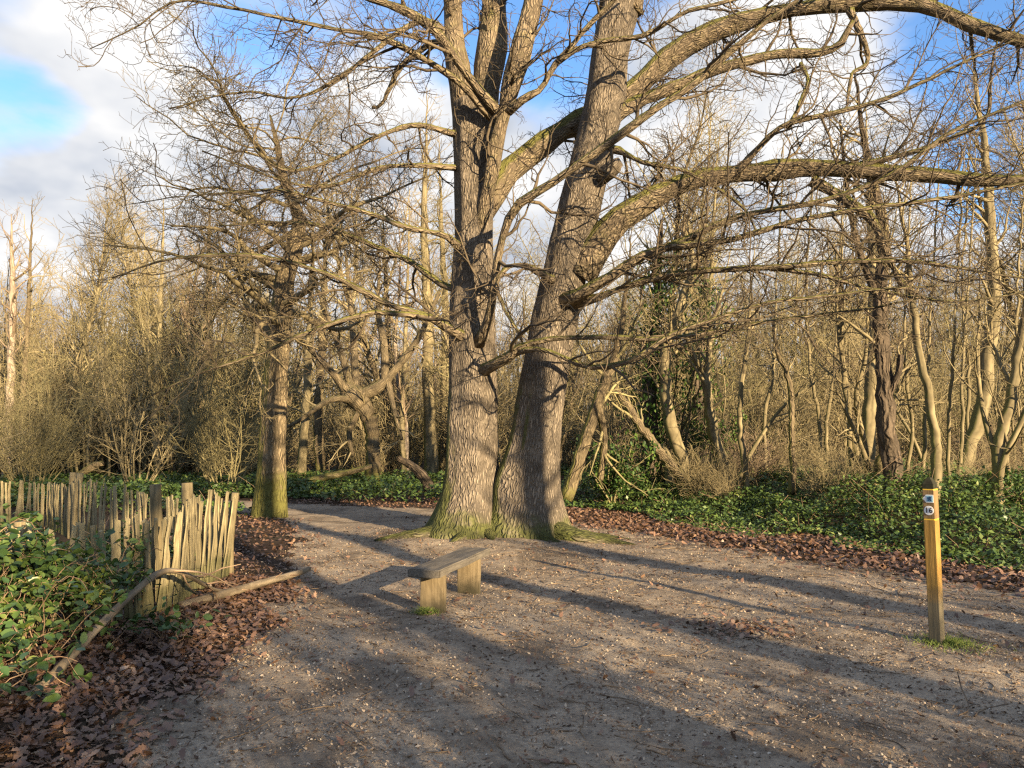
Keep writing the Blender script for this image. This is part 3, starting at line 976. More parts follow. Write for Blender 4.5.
# far wood: reads as one brown mass of stems and twigs
rf = np.random.default_rng(9)
n = 2600
ppx = rf.uniform(-150, 1174, n)
dy = rf.uniform(70, 125, n)
fp = np.zeros((n, 6, 3))
fp[:, 0, 0] = (ppx - 512) / F * dy
fp[:, 0, 1] = dy
dd = np.stack([rf.normal(0, .12, n), rf.normal(0, .12, n), np.ones(n)], 1)
hh = rf.uniform(5, 17, n)
for j in range(1, 6):
    dd = dd + rf.normal(0, .05, (n, 3))
    fp[:, j] = fp[:, j - 1] + dd * (hh / 5)[:, None]
fr = rf.uniform(.05, .17, n)[:, None] * np.linspace(1, .25, 6)[None]
fb, fbr = grow(rf, fp, fr, 1.1, .08, 1., (1.2, 4.0), (.5, 1.2), 4, .15, .05, .5, .05, .02, 1)
fc, fcr = grow(rf, fb[::2], fbr[::2], 1.1, .2, 1., (.6, 1.8), (.4, 1.1), 3, .15, .05, .6, .025, .014, 1)
V, Q = merge([tubes(fp, fr, 5), tubes(fb, fbr, 3), tubes(fc, fcr, 3)])
tag(link('far_woods', mesh_np('far_woods', V, [Q], M_TWIG2)), 'far brown mass of bare winter wood seen between the nearer trunks', 'woods', kind='stuff')


# ------------------------------------------------------------------ woodland trees one can pick out
def picked(name, label, rows, tmat, cmat, seed, branches=(), nb=1.9, length=(1.0, 2.6), k=1.0, lo=.3, S=18, rough=.08, up=.06, group=None):
    rng = np.random.default_rng(seed)
    root = thing(name, label, 'tree', group=group)
    (xa, ya, da, wa), (xb, yb, db, wb) = rows[-2], rows[-1]
    if lo < .5:
        rows = list(rows[:-1]) + [(xb, yb, db, max(wb, 2.0)), (xb + (xb - xa) * .6, yb + (yb - ya) * .9, db, .5)]
    L = spline(px(rows), 40)
    L[:, :3] += rng.normal(0, .012, (40, 3)) * (1 + L[:, 3:4] * 2)
    link('trunk', stem_mesh('trunk', L, tmat, S, rough=rough, seed=seed), root)
    stems = [L]
    for br in branches:
        b = spline(px(br), 40)
        link('limb', stem_mesh('limb', b, tmat, 10, rough=rough, seed=seed + 1), root)
        stems.append(b)
    P = np.stack([s[:, :3] for s in stems])
    R = np.stack([s[:, 3] for s in stems])
    b1, r1 = grow(rng, P, R, nb, lo, 1., length, (rad(30), rad(70)), 8, .14, up, .5, .05, .008, .8)
    b2, r2_ = grow(rng, b1, r1, 3 * k, .1, 1., (.5, 1.2), (rad(25), rad(60)), 5, .18, .04, .6, .018, .005, 1)
    b3, r3 = grow(rng, b2, r2_, 4.5 * k, .1, 1., (.2, .6), (rad(25), rad(60)), 3, .18, .03, .7, .008, .004, 1, .12)
    V, Q = merge([tubes(b1, r1, 5), tubes(b2, r2_, 3), tubes(b3, r3, 3)])
    link('crown', mesh_np('crown', V, [Q], cmat), root)
    return root


picked('pollarded_tree', 'squat pollarded tree with knobbly head and radiating boughs, between path tree and oaks',
       [(374, 486, 26, 17), (373, 455, 26, 14), (371, 425, 26, 14), (362, 405, 26, 18), (352, 395, 26, 22), (345, 385, 26, 12)], M_BG, M_TWIG2, 51,
       [[(350, 396, 26, 10), (330, 370, 25.5, 7), (305, 345, 25, 5), (270, 320, 24.5, 3)], [(352, 392, 26, 9), (340, 350, 26, 6), (325, 310, 26, 4), (310, 270, 26, 2)],
        [(356, 394, 26, 9), (354, 350, 26.5, 7), (350, 300, 27, 5), (345, 250, 27, 2)], [(360, 396, 26, 13), (380, 386, 26, 12), (395, 370, 26, 8), (420, 335, 26, 6), (440, 290, 26, 3)],
        [(385, 384, 26, 9), (384, 345, 26, 8), (378, 310, 26, 5), (380, 260, 26, 2)], [(352, 400, 26, 8), (330, 400, 25, 6), (300, 420, 24.5, 4), (280, 430, 24, 2)],
        [(366, 400, 26, 7), (350, 430, 25.8, 6), (352, 455, 25.8, 4)], [(388, 382, 26, 7), (394, 410, 25.6, 5), (402, 440, 25.4, 3)]], lo=.5, length=(.8, 2.2))
picked('birch_tree', 'slim white birch with peeling bark at the left end of the wood', [(6, 486, 30, 9), (9, 420, 30, 8), (11, 360, 30, 7), (13, 300, 30, 6), (12, 255, 30, 3.5)], M_BIRCH, M_TWIG3, 52, lo=.45, nb=2.4, length=(1, 2.2))
picked('woodland_tree', 'straight pale trunk just left of the big oaks', [(431, 486, 30, 16), (430, 430, 30, 12), (428, 370, 30, 11), (427, 300, 30, 10), (424, 220, 30, 7), (426, 150, 30, 3)], M_PALEB, M_TWIG2, 53)
picked('woodland_tree', 'second pale trunk close behind the left oak', [(442, 480, 33, 8), (444, 400, 33, 8), (446, 320, 33, 7), (442, 240, 33, 5), (440, 180, 33, 2)], M_PALEB, M_TWIG2, 54)
picked('curved_tree', 'pale S shaped trunk in front of the ivy covered tree', [(681, 488, 19, 16), (683, 462, 19, 13), (674, 435, 19, 13), (666, 405, 19, 12), (665, 365, 19, 11), (670, 335, 19, 10), (682, 300, 19, 8), (692, 270, 19, 6), (690, 230, 19, 3)], M_PALEB, M_TWIG2, 55)
picked('leaning_tree', 'mossy trunk leaning right just behind the leaning oak', [(566, 500, 17, 14), (577, 465, 17, 13), (590, 425, 17, 12), (603, 388, 17, 11), (614, 360, 17, 9), (622, 320, 17, 6), (628, 270, 17, 3)], M_BG, M_TWIG4, 56,
       [[(598, 400, 17, 8), (604, 440, 17.1, 7), (600, 480, 17.2, 7)]])
picked('dead_leaning_tree', 'thin mossy trunk tilted steeply left beneath the ivy covered tree', [(692, 490, 18, 11), (668, 462, 18, 10), (645, 432, 18, 9), (625, 402, 18, 7), (606, 375, 18, 4)], M_BG, M_TWIG4, 57, lo=.5)
picked('woodland_tree', 'crooked trunk forking low, right of the S shaped trunk', [(728, 494, 19, 13), (722, 462, 19, 12), (713, 430, 19, 11), (709, 400, 19, 9), (707, 370, 19, 7), (712, 330, 19, 5), (725, 280, 19, 2)], M_PALEB, M_TWIG2, 58,
       [[(710, 410, 19, 6), (700, 370, 19, 5), (688, 340, 19, 4), (680, 300, 19, 2)]])
picked('young_tree', 'slender straight sapling standing alone in the green undergrowth', [(792, 494, 16, 8), (792, 450, 16, 6), (791, 400, 16, 5.5), (787, 372, 16, 5), (778, 355, 16, 4), (772, 320, 16, 2)], M_BG, M_TWIG2, 59, lo=.6, nb=2, length=(.6, 1.5))
picked('young_tree', 'pair of thin stems curving up beside the lone sapling', [(748, 492, 17, 6), (742, 450, 17, 6), (740, 400, 17, 5), (748, 340, 17, 4), (752, 280, 17, 2)], M_PALEB, M_TWIG2, 60, [[(735, 494, 17, 5), (750, 455, 17, 4), (785, 405, 17, 3), (835, 370, 17, 2)]], lo=.4, length=(.6, 1.6))
picked('dark_trunk_tree', 'dark shaggy trunk with pale upper stem left of the waymarker', [(893, 500, 15, 22), (891, 470, 15, 19), (887, 430, 15, 18), (885, 390, 15, 16), (882, 340, 15, 15), (880, 290, 15, 13), (884, 235, 15, 11), (870, 170, 15, 8), (860, 110, 15, 4)], M_DARKB, M_TWIG2, 61,
       [[(886, 400, 15, 7), (898, 375, 14.8, 6), (901, 355, 14.8, 6)], [(884, 310, 15, 7), (866, 270, 15, 7), (855, 235, 15, 6), (846, 180, 15, 4), (840, 120, 15, 2)]], rough=.22, S=22)
picked('woodland_tree', 'pale trunk standing close behind the dark shaggy one', [(866, 492, 19, 14), (868, 440, 19, 13), (872, 380, 19, 13), (874, 320, 19, 12), (872, 250, 19, 9), (868, 170, 19, 4)], M_PALEB, M_TWIG2, 62)
picked('woodland_tree', 'bare orange brown trunk leaning at the foot of the shaggy one', [(872, 500, 15.6, 11), (878, 475, 15.6, 11), (884, 450, 15.6, 9), (890, 420, 15.6, 6), (900, 380, 15.6, 3)], M_PALEB, M_TWIG2, 63, lo=.7)
picked('coppiced_tree', 'clump of thin stems forking out left of the shaggy trunk', [(866, 498, 16, 7), (858, 460, 16, 6), (850, 420, 16, 5), (844, 380, 16, 5), (840, 320, 16, 4), (842, 260, 16, 2)], M_PALEB, M_TWIG2, 64,
       [[(868, 498, 16, 6), (866, 450, 16, 5), (856, 400, 16, 5), (865, 360, 16, 4), (868, 310, 16, 2)], [(860, 496, 16, 6), (850, 450, 16, 5), (849, 400, 16, 4), (838, 330, 16, 3), (836, 250, 16, 2)], [(874, 498, 16, 6), (866, 460, 15.8, 5), (852, 425, 15.6, 4), (840, 400, 15.5, 2)]], lo=.4, length=(.6, 1.6))
picked('leaning_tree', 'smooth grey stem leaning left directly above the waymarker', [(935, 500, 13.5, 11), (937, 465, 13.5, 10), (935, 430, 13.5, 9), (926, 385, 13.5, 8), (917, 340, 13.5, 7), (912, 295, 13.5, 6), (906, 240, 13.5, 4), (896, 180, 13.5, 2)], M_PALEB, M_TWIG2, 65, lo=.6)
picked('woodland_tree', 'stout forked pale trunk at the right end of the undergrowth', [(998, 512, 14, 12), (997, 480, 14, 11), (1000, 440, 14, 11), (1010, 400, 14, 10), (1020, 350, 14, 9), (1028, 290, 14, 7), (1040, 200, 14, 3)], M_PALEB, M_TWIG2, 66,
       [[(998, 460, 14, 7), (985, 420, 14.2, 5), (978, 370, 14.4, 4), (980, 300, 14.5, 2)], [(1003, 515, 14, 7), (1001, 470, 13.9, 6), (1022, 420, 13.8, 5), (1040, 380, 13.6, 3)]])
picked('leaning_tree', 'pale trunk slanting up right between waymarker and forked trunk', [(955, 505, 17, 10), (962, 470, 17, 12), (975, 430, 17, 14), (985, 390, 17, 13), (988, 350, 17, 13), (995, 300, 17, 12), (990, 230, 17, 10), (985, 150, 17, 7), (975, 80, 17, 3)], M_PALEB, M_TWIG2, 67)
for i, (x0, x1, x2, Yd, w) in enumerate([(905, 912, 905, 16, 4), (950, 948, 956, 15, 4), (957, 962, 968, 16.5, 4), (975, 968, 962, 18, 4), (1012, 1006, 1018, 15, 5), (922, 925, 932, 18, 4), (830, 826, 838, 19, 4), (815, 820, 806, 20, 4), (770, 764, 776, 21, 4)]):
    picked('young_tree', 'very thin bare sapling among the stems around the waymarker', [(x0, 500, Yd, w), (x1, 430, Yd, w * .9), (x0 + (x2 - x0) * .5, 370, Yd, w * .8), (x2, 290, Yd, w * .5), (x2 + 5, 210, Yd, w * .25)], M_PALEB, M_TWIG2, 170 + i, lo=.3, nb=1.6, length=(.5, 1.3), S=8, group='thin saplings round the waymarker')
for i, (x0, x1, x2, y0, Yd, w, lb) in enumerate([
        (25, 22, 30, 484, 32, 6, 'thin trunk next to the white birch'), (160, 155, 162, 484, 30, 7, 'grey trunk in the thicket above the far fence'),
        (208, 206, 209, 478, 34, 11, 'sunlit stump like trunk left of the mossy path tree'), (300, 305, 312, 486, 27, 8, 'lit slanting trunk just right of the mossy path tree'),
        (322, 318, 325, 484, 31, 9, 'pale trunk between the mossy path tree and the pollard'), (405, 402, 408, 486, 29, 5, 'thin pale stem right of the pollard'), (395, 393, 385, 486, 33, 7, 'mottled stem behind the pollard')]):
    picked('woodland_tree', lb, [(x0, y0, Yd, w * 1.2), (x1, 420, Yd, w), ((x1 + x2) / 2, 350, Yd, w * .85), (x2, 270, Yd, w * .5)], M_PALEB if i % 2 else M_BG, M_TWIG2, 190 + i, nb=1.6)

# ------------------------------------------------------------------ leaf shapes
HALF = [(0, .0), (.10, .12), (.07, .2), (.22, .34), (.14, .42), (.28, .58), (.17, .66), (.24, .8), (.10, .88), (0, 1.0)]
OAKL = np.array([(x, y - .5, 0) for x, y in HALF] + [(-x, y - .5, 0) for x, y in HALF[1:-1][::-1]])
OAKL[:, 2] = .22 * np.abs(OAKL[:, 0]) + .28 * OAKL[:, 1] ** 2
_no = len(HALF)
OAKF = [np.array([[i, i + 1, _no * 2 - 3 - i, (_no * 2 - 2 - i) % (_no * 2 - 2)] for i in range(1, _no - 2)]), np.array([[0, 1, _no * 2 - 3], [_no - 2, _no - 1, _no]])]
OVAL = np.array([(0, -.5, .02), (.26, -.25, .09), (.30, .05, .08), (.16, .33, .03), (0, .5, -.08), (-.16, .33, .03), (-.30, .05, .08), (-.26, -.25, .09), (0, -.2, 0), (0, .2, -.01)])
OVALF = [np.array([[0, 1, 8], [0, 8, 7], [9, 3, 4], [9, 4, 5]]), np.array([[8, 1, 2, 9], [2, 3, 9, 9], [7, 8, 9, 6], [6, 9, 5, 5]][:1] + [[7, 8, 9, 6]]), np.array([[2, 3, 9], [6, 9, 5]])]
QUADL = np.array([(0, -.5, 0), (.3, 0, .1), (0, .5, -.03), (-.3, 0, .1)])
QUADF = [np.array([[0, 1, 2, 3]])]

M_FALL = leaf_mat('fallen oak leaves', [(0, (.035, .023, .018)), (.3, (.085, .048, .032)), (.6, (.155, .088, .055)), (.85, (.23, .14, .085)), (1, (.34, .25, .18))], .45, .45)
M_BRAM = leaf_mat('bramble leaves', [(0, (.025, .045, .018)), (.45, (.05, .10, .03)), (.8, (.11, .17, .04)), (1, (.27, .27, .055))], .4, .45, .2)
M_COVER = leaf_mat('ivy and bramble cover', [(0, (.022, .042, .016)), (.4, (.052, .095, .026)), (.75, (.10, .155, .036)), (1, (.24, .25, .07))], .45, .4, .15, .5)
M_IVY = leaf_mat('ivy', [(0, (.015, .03, .01)), (.6, (.04, .085, .02)), (1, (.12, .19, .03))], .55, .25, .2)
M_DEADST = twig_mat('dead bramble stems', (.16, .10, .06), (.34, .24, .15), 4)


def spread(n, region, rngs, dens=None):
    """n random ground spots inside region(x, y) -> bool within its box"""
    x0, x1, y0, y1, f = region
    out = []
    tot = 0
    while tot < n:
        x = rngs.uniform(x0, x1, n * 2)
        y = rngs.uniform(y0, y1, n * 2)
        k = f(x, y)
        out.append(np.stack([x[k], y[k]], 1))
        tot += k.sum()
    return np.concatenate(out)[:n]


rl = np.random.default_rng(40)
# fallen leaves: thick drift along the fence, a belt along the undergrowth, a thin strew on the path
def drift(x, y):
    d = -on_path(x, y)
    return (rl.uniform(0, 1, x.shape) < smooth(d, -.5, .35) ** 1.4) & (x < -1)


pA = spread(16000, (-4.3, -1.1, 2.2, 9.0, drift), rl)
pB = spread(5000, (-7, -1.5, 9, 21.5, lambda x, y: (rl.uniform(0, 1, x.shape) < smooth(-on_path(x, y), -.5, .1))), rl)
pC = spread(11500, (-1, 11, 4.5, 20, lambda x, y: (rl.uniform(0, 1, x.shape) < smooth(edge_dist(x, y), -2.6, -.6) ** 2) & (edge_dist(x, y) < .8)), rl)
pD = spread(1500, (-3, 7, 2, 17, lambda x, y: on_path(x, y) > 0), rl)
pE = np.stack([rl.normal(1.98, .28, 260), rl.normal(6.65, .16, 260)], 1)


def fallen(p, size, name, label):
    n = len(p)
    z = gh(p[:, 0], p[:, 1]) + rl.uniform(.004, .045, n)
    V, Fc, r = scatter(OAKL, OAKF, np.column_stack([p, z]), rl.uniform(*size, n), rl.uniform(0, 6.28, n), rl.normal(0, .42, n), rl.normal(0, .42, n), rl, rl.normal(.3, 1.3, n))
    tag(link(name, mesh_np(name, V, Fc, M_FALL, False, {'rnd': ('FLOAT', r)})), label, 'leaves', kind='stuff')


fallen(np.concatenate([pA, pB]), (.038, .088), 'fallen_leaves', 'drift of damp brown oak leaves between the fence and the path')
fallen(np.concatenate([pC]), (.06, .11), 'fallen_leaves', 'belt of reddish fallen leaves along the edge of the green undergrowth')
fallen(np.concatenate([pD, pE]), (.04, .08), 'fallen_leaves', 'scattered old leaves trodden into the open clearing')

# pale chips of gravel and bits of twig on the clearing
CH = np.array([(0, 0, .35), (.5, .1, .05), (.1, .42, 0), (-.45, .2, .06), (-.25, -.4, 0), (.3, -.38, .03)])
CHF = [np.array([[0, 1, 2], [0, 2, 3], [0, 3, 4], [0, 4, 5], [0, 5, 1]])]
M_CHIP = leaf_mat('gravel chips', [(0, (.11, .085, .06)), (.45, (.19, .15, .11)), (.8, (.31, .255, .185)), (1, (.52, .46, .37))], .8, .2, 0, .85)


def pebbly(x, y):
    return (on_path(x, y) > .15) & (rl.uniform(0, 1, x.shape) < .25 + .75 * smooth(vnoise(x * 1.1, y * 1.1, 31), .35, .65))


pG = np.concatenate([spread(42000, (-2.2, 5.5, 2.4, 7.5, pebbly), rl), spread(16000, (-3.5, 6, 7.5, 13, pebbly), rl)])
n = len(pG)
V, Fc, r = scatter(CH, CHF, np.column_stack([pG, gh(pG[:, 0], pG[:, 1]) + .002]), .004 + .016 * rl.uniform(0, 1, n) ** 3, rl.uniform(0, 6.28, n), rl.normal(0, .4, n), rl.normal(0, .4, n), rl)
tag(link('gravel', mesh_np('gravel', V, Fc, M_CHIP, False, {'rnd': ('FLOAT', r)})), 'pale gravel chips strewn over the trodden earth', 'gravel', kind='stuff')
n = 60000
pF = spread(n, (-3.5, 7, 2.4, 14, lambda x, y: (on_path(x, y) > -1.7) & (rl.uniform(0, 1, x.shape) < .9 / (1 + .02 * y * y))), rl)
CRUMB = np.array([(0, -.5, 0), (.28, -.1, .16), (.1, .5, .05), (-.25, .15, .12)])
V, Fc, r = scatter(CRUMB, QUADF, np.column_stack([pF, gh(pF[:, 0], pF[:, 1]) + .006]), .010 + .028 * rl.uniform(0, 1, n) ** 2, rl.uniform(0, 6.28, n), rl.normal(0, .5, n), rl.normal(0, .5, n), rl)
M_CRUMB = leaf_mat('leaf crumbs', [(0, (.05, .034, .025)), (.45, (.14, .09, .06)), (.75, (.28, .20, .13)), (1, (.48, .39, .28))], .8, .2, 0, .85)
tag(link('leaf_crumbs', mesh_np('leaf_crumbs', V, Fc, M_CRUMB, False, {'rnd': ('FLOAT', r)})), 'crumbled bits of leaf and bark trodden into the clearing', 'leaf litter', kind='stuff')
n = 1600
pT = spread(n, (-2.6, 6.5, 2.4, 13, lambda x, y: on_path(x, y) > -.4), rl)
tp = np.zeros((n, 5, 3))
tp[:, 0] = np.column_stack([pT, gh(pT[:, 0], pT[:, 1]) + .008])
dd = rl.normal(0, 1, (n, 3))
dd[:, 2] = 0
ll = .04 + .42 * rl.uniform(0, 1, n) ** 3
for j in range(1, 5):
    dd /= np.linalg.norm(dd, axis=1, keepdims=True)
    tp[:, j] = tp[:, j - 1] + dd * (ll / 4)[:, None]
    dd = dd + rl.normal(0, .35, (n, 3)) * [1, 1, .12]
tr = rl.uniform(.0018, .005, n)[:, None] * np.ones((1, 5))
V, Q = tubes(tp, tr, 4)
tag(link('twig_litter', mesh_np('twig_litter', V, [Q], twig_mat('litter twigs', (.05, .035, .025), (.26, .19, .12), 9))), 'small broken twigs lying about the clearing', 'twigs', kind='stuff')

# ------------------------------------------------------------------ green undergrowth
def green_r(x, y):
    e = edge_dist(x, y) + 1.2 * (vnoise(x * .8, y * .8, 51) - .5)
    return (e > .1) & (x > .8)


def green_h(x, y):
    e = edge_dist(x, y)
    return (.05 + .7 * smooth(vnoise(x * .42, y * .42, 53), .32, .8) + .38 * vnoise(x * 1.9, y * 1.9, 54) ** 2) * smooth(e, -.3, 1.9)


def cover(n, region, hfun, size, name, label, mat=M_COVER):
    p = spread(n, region, rl)
    h = hfun(p[:, 0], p[:, 1])
    top = rl.uniform(0, 1, n) ** .55
    z = gh(p[:, 0], p[:, 1]) + h * top + .02
    V, Fc, r = scatter(QUADL, QUADF, np.column_stack([p, z]), rl.uniform(*size, n), rl.uniform(0, 6.28, n), rl.normal(.25, .45, n), rl.normal(0, .45, n), rl)
    m = max(200, n // 90)
    q = spread(m, region, rl)
    s0 = np.column_stack([q, gh(q[:, 0], q[:, 1])])
    up_ = rl.normal(0, .5, (m, 3)) + [0, 0, 1.0]
    hh_ = hfun(q[:, 0], q[:, 1]) * rl.uniform(.5, 1.05, m) + .08
    S_ = np.stack([s0, s0 + up_ * (hh_ * .5)[:, None], s0 + up_ * hh_[:, None] * [1.5, 1.5, .9]], 1)
    root = tag(link(name, mesh_np(name, V, Fc, mat, False, {'rnd': ('FLOAT', r)})), label, 'undergrowth', kind='stuff')
    V, Q = tubes(S_, np.full((m, 3), .004), 3)
    o = link('stems', mesh_np('stems', V, [Q], M_DEADST), root)
    o['kind'] = 'stuff'


cover(74000, (.8, 12, 7, 21, green_r), green_h, (.04, .11), 'undergrowth', 'thick green bramble and ivy cover behind the leaf belt on the right')
cover(30000, (2, 26, 18, 36, green_r), lambda x, y: .15 + .5 * vnoise(x * .5, y * .5, 57), (.09, .18), 'undergrowth', 'green cover further back among the right hand trunks')
cover(24000, (-13, 1.2, 18.4, 30, lambda x, y: (on_path(x, y) < -.3 - .8 * vnoise(x * .9, y * .9, 58))), lambda x, y: .08 + .42 * smooth(vnoise(x * .5, y * .5, 59), .2, .8), (.08, .15), 'undergrowth', 'green cover across the end of the path behind the big oaks')
cover(26000, (-24, -5.5, 13, 30, lambda x, y: (on_path(x, y) < -.6) & (y > 15.2 + .9 * (x + 5.5) * -.35)), lambda x, y: .12 + .5 * vnoise(x * .45, y * .45, 60), (.08, .16), 'undergrowth', 'dark green cover beyond the old fence on the left')
cover(21000, (-9.5, -3.5, 6.3, 13, lambda x, y: (on_path(x, y) < -.9) & (x < -3.55) & (y < 8.6 - .62 * (x + 3.3)) & (y > 6.6 + .75 * (x + 3.3))), lambda x, y: .16 + .5 * vnoise(x * .9, y * .9, 61), (.05, .09), 'undergrowth', 'low green and brown tangle inside the fenced corner')


# ivy up one trunk
def ivy_tree(name, label, rows, nleaf, spreadr, seed):
    rng = np.random.default_rng(seed)
    root = picked(name, label, rows, M_DARKB, M_TWIG4, seed, lo=.5)
    L = spline(px(rows), 40)
    i = rng.integers(0, 34, nleaf)
    a = rng.uniform(0, 6.28, nleaf)
    rr = L[i, 3] + np.abs(rng.normal(0, spreadr, nleaf)) * (.4 + vnoise(i * .6, a, 7))
    p = L[i, :3] + np.column_stack([np.cos(a) * rr, np.sin(a) * rr, rng.uniform(-.15, .15, nleaf)])
    V, Fc, r = scatter(OVAL, OVALF, p, rng.uniform(.06, .12, nleaf), a + 1.57 + rng.normal(0, .5, nleaf), rng.normal(-.9, .4, nleaf), rng.normal(0, .4, nleaf), rng)
    o = link('ivy', mesh_np('ivy', V, Fc, M_IVY, False, {'rnd': ('FLOAT', r)}), root)
    o['kind'] = 'stuff'


ivy_tree('ivy_covered_tree', 'dark trunk wrapped in glossy green ivy behind the S shaped trunk', [(650, 492, 19.6, 16), (651, 440, 19.6, 15), (650, 390, 19.6, 14), (654, 340, 19.6, 11), (658, 280, 19.6, 7), (662, 220, 19.6, 3)], 4200, .40, 71)
ivy_tree('ivy_covered_tree', 'ivy covered trunk half hidden between the S shaped and crooked trunks', [(700, 485, 21, 14), (700, 430, 21, 13), (698, 380, 21, 11), (704, 320, 21, 8), (706, 250, 21, 3)], 2400, .40, 72)


def evergreen(name, label, x, y, H, w, nleaf, seed):
    rng = np.random.default_rng(seed)
    root = thing(name, label, 'shrub', (x, y, float(gh(x, y))))
    st = []
    for i in range(9):
        a = rng.uniform(0, 6.28)
        st.append(wander(rng, (0, 0, 0), (math.cos(a) * w * .4, math.sin(a) * w * .4, H * .6), H * rng.uniform(.6, 1), 10, .025, .006, .12))
    P = np.stack([s[:, :3] for s in st])
    R = np.stack([s[:, 3] for s in st])
    b, br = grow(rng, P, R, 4, .2, 1., (.3, .8), (.4, 1.2), 6, .2, .02, .6, .01, .004, 1)
    V, Q = merge([tubes(P, R, 5), tubes(b, br, 3)])
    link('stems', mesh_np('stems', V, [Q], M_TWIG4), root)
    src = np.concatenate([b.reshape(-1, 3)])
    p = src[rng.integers(0, len(src), nleaf)] + rng.normal(0, .07, (nleaf, 3))
    p[:, 2] = np.abs(p[:, 2])
    V, Fc, r = scatter(OVAL, OVALF, p, rng.uniform(.06, .11, nleaf), rng.uniform(0, 6.28, nleaf), rng.normal(-.4, .6, nleaf), rng.normal(0, .5, nleaf), rng)
    o = link('leaves', mesh_np('leaves', V, Fc, M_IVY, False, {'rnd': ('FLOAT', r)}), root)
    o['kind'] = 'stuff'


evergreen('evergreen_shrub', 'bushy green shrub right behind the leaning oak trunk', 2.3, 17.6, 1.7, 1.0, 1800, 81)
evergreen('evergreen_shrub', 'dark green bush under the ivy covered trunks', 5.2, 21.2, 2.6, 1.4, 2400, 82)
evergreen('evergreen_shrub', 'small green bush at the right edge behind the waymarker', 9.6, 14.8, 1.1, .9, 1100, 83)


# ------------------------------------------------------------------ chestnut paling fence
M_PALE = wood_mat('weathered paling', (.085, .072, .042), (.46, .385, .215), 'Z', 9, .003, stain=(.05, .5, .9, (.13, .125, .055)))
M_POSTW = wood_mat('weathered post', (.10, .08, .042), (.33, .265, .145), 'Z', 8, .004)
M_WIRE = plain('rusty wire', (.12, .09, .07), .5)


def pale_mesh(seed):
    rng = np.random.default_rng(seed)
    w, t, h = rng.uniform(.038, .062), rng.uniform(.016, .028), 1.0
    bm = bmesh.new()
    rings = []
    for j in range(6):
        f = j / 5
        s = 1 - .15 * f + rng.normal(0, .04)
        ox, oy = rng.normal(0, .005), rng.normal(0, .005)
        rings.append([bm.verts.new((ox + sx * w / 2 * s, oy + sy * t / 2 * s, f * h * (1 + (rng.normal(0, .012) if j == 5 else 0)))) for sx, sy in ((-1, -.7), (.2, -1.1), (1, -.5), (.9, .8), (-.8, 1))])
    for a, b in zip(rings, rings[1:]):
        for i in range(5):
            bm.faces.new((a[i], a[(i + 1) % 5], b[(i + 1) % 5], b[i]))
    bm.faces.new(rings[0][::-1])
    bm.faces.new(rings[-1])
    me = bpy.data.meshes.new('paling')
    bm.to_mesh(me)
    bm.free()
    me.materials.append(M_PALE)
    return me


PALES = [pale_mesh(500 + i) for i in range(9)]


def fence(label, line, gap, hts, seed, posts, missing=0.0):
    rng = np.random.default_rng(seed)
    L = np.array(line, float)
    seg = np.linalg.norm(np.diff(L, axis=0), axis=1)
    cum = np.concatenate([[0], np.cumsum(seg)])
    base = (L[0, 0], L[0, 1], 0)
    root = thing('paling_fence', label, 'fence', base)
    d = .03
    wires = {.28: [], .68: []}
    while d < cum[-1]:
        x = np.interp(d, cum, L[:, 0])
        y = np.interp(d, cum, L[:, 1])
        i = min(int(np.searchsorted(cum, d) - 1), len(seg) - 1)
        a = math.atan2(L[i + 1, 1] - L[i, 1], L[i + 1, 0] - L[i, 0])
        h = np.interp(d / cum[-1], np.linspace(0, 1, len(hts)), hts) * rng.uniform(.93, 1.05)
        z = float(gh(x, y))
        for f in wires:
            wires[f].append((x - base[0] + rng.normal(0, .006), y - base[1], z + f * h + rng.normal(0, .006)))
        if rng.uniform() > missing:
            o = link('paling', PALES[int(rng.integers(len(PALES)))], root)
            o.location = (x - base[0], y - base[1] + rng.normal(0, .01), z - .05)
            o.rotation_euler = (rng.normal(0, .05), rng.normal(0, .06), a + rng.normal(0, .15))
            o.scale = (rng.uniform(.85, 1.3), 1, h + .05)
        d += gap * rng.uniform(.7, 1.35)
    for f, w in wires.items():
        w = np.array(w)
        V, Q = tubes(w[None], np.full((1, len(w)), .0022), 4)
        link('wire', mesh_np('wire', V, [Q], M_WIRE), root)
    for (x, y, h, r, sq) in posts:
        pts = np.array([[x - base[0], y - base[1], float(gh(x, y)) - .1, r], [x - base[0] + rng.normal(0, .012), y - base[1], h * .5, r], [x - base[0] + rng.normal(0, .03), y - base[1] + rng.normal(0, .02), h, r * .97]])
        link('post', stem_mesh('post', spline(pts, 10), M_POSTW, 10 if not sq else 6, rough=.07, seed=int(x * 9)), root)
    return root


fence('weathered paling fence with leaning uneven pales beside the leaf drift', [(-3.3, 9.0), (-3.30, 8.2), (-3.2, 7.3), (-3.3, 6.75), (-3.7, 6.45), (-4.6, 5.9), (-5.6, 5.3)], .052, [.95, 1.02, .95, .86, .86, .88, .85], 31,
      [(-3.3, 9.05, 1.0, .045, 0), (-3.49, 8.25, 1.16, .06, 0), (-3.50, 7.6, 1.18, .055, 0), (-4.05, 6.35, .95, .045, 1)], .04)
fence('broken old paling fence with wide gaps behind the fenced corner', [(-3.4, 9.2), (-4.2, 10.3), (-5.5, 11.2), (-6.5, 12.0), (-7.2, 12.6)], .075, [.75, .8, .85, .95, 1.0], 32, [(-7.1, 12.5, 1.08, .05, 0), (-7.3, 12.75, 1.08, .06, 0)], .1)
fence('far sagging stretch of old paling fence at the left edge', [(-7.45, 12.9), (-8.6, 14.2), (-9.6, 14.2), (-12.5, 14.0)], .075, [.85, .8, .98, 1.0], 33, [(-9.9, 14.3, 1.1, .05, 0)], .04)

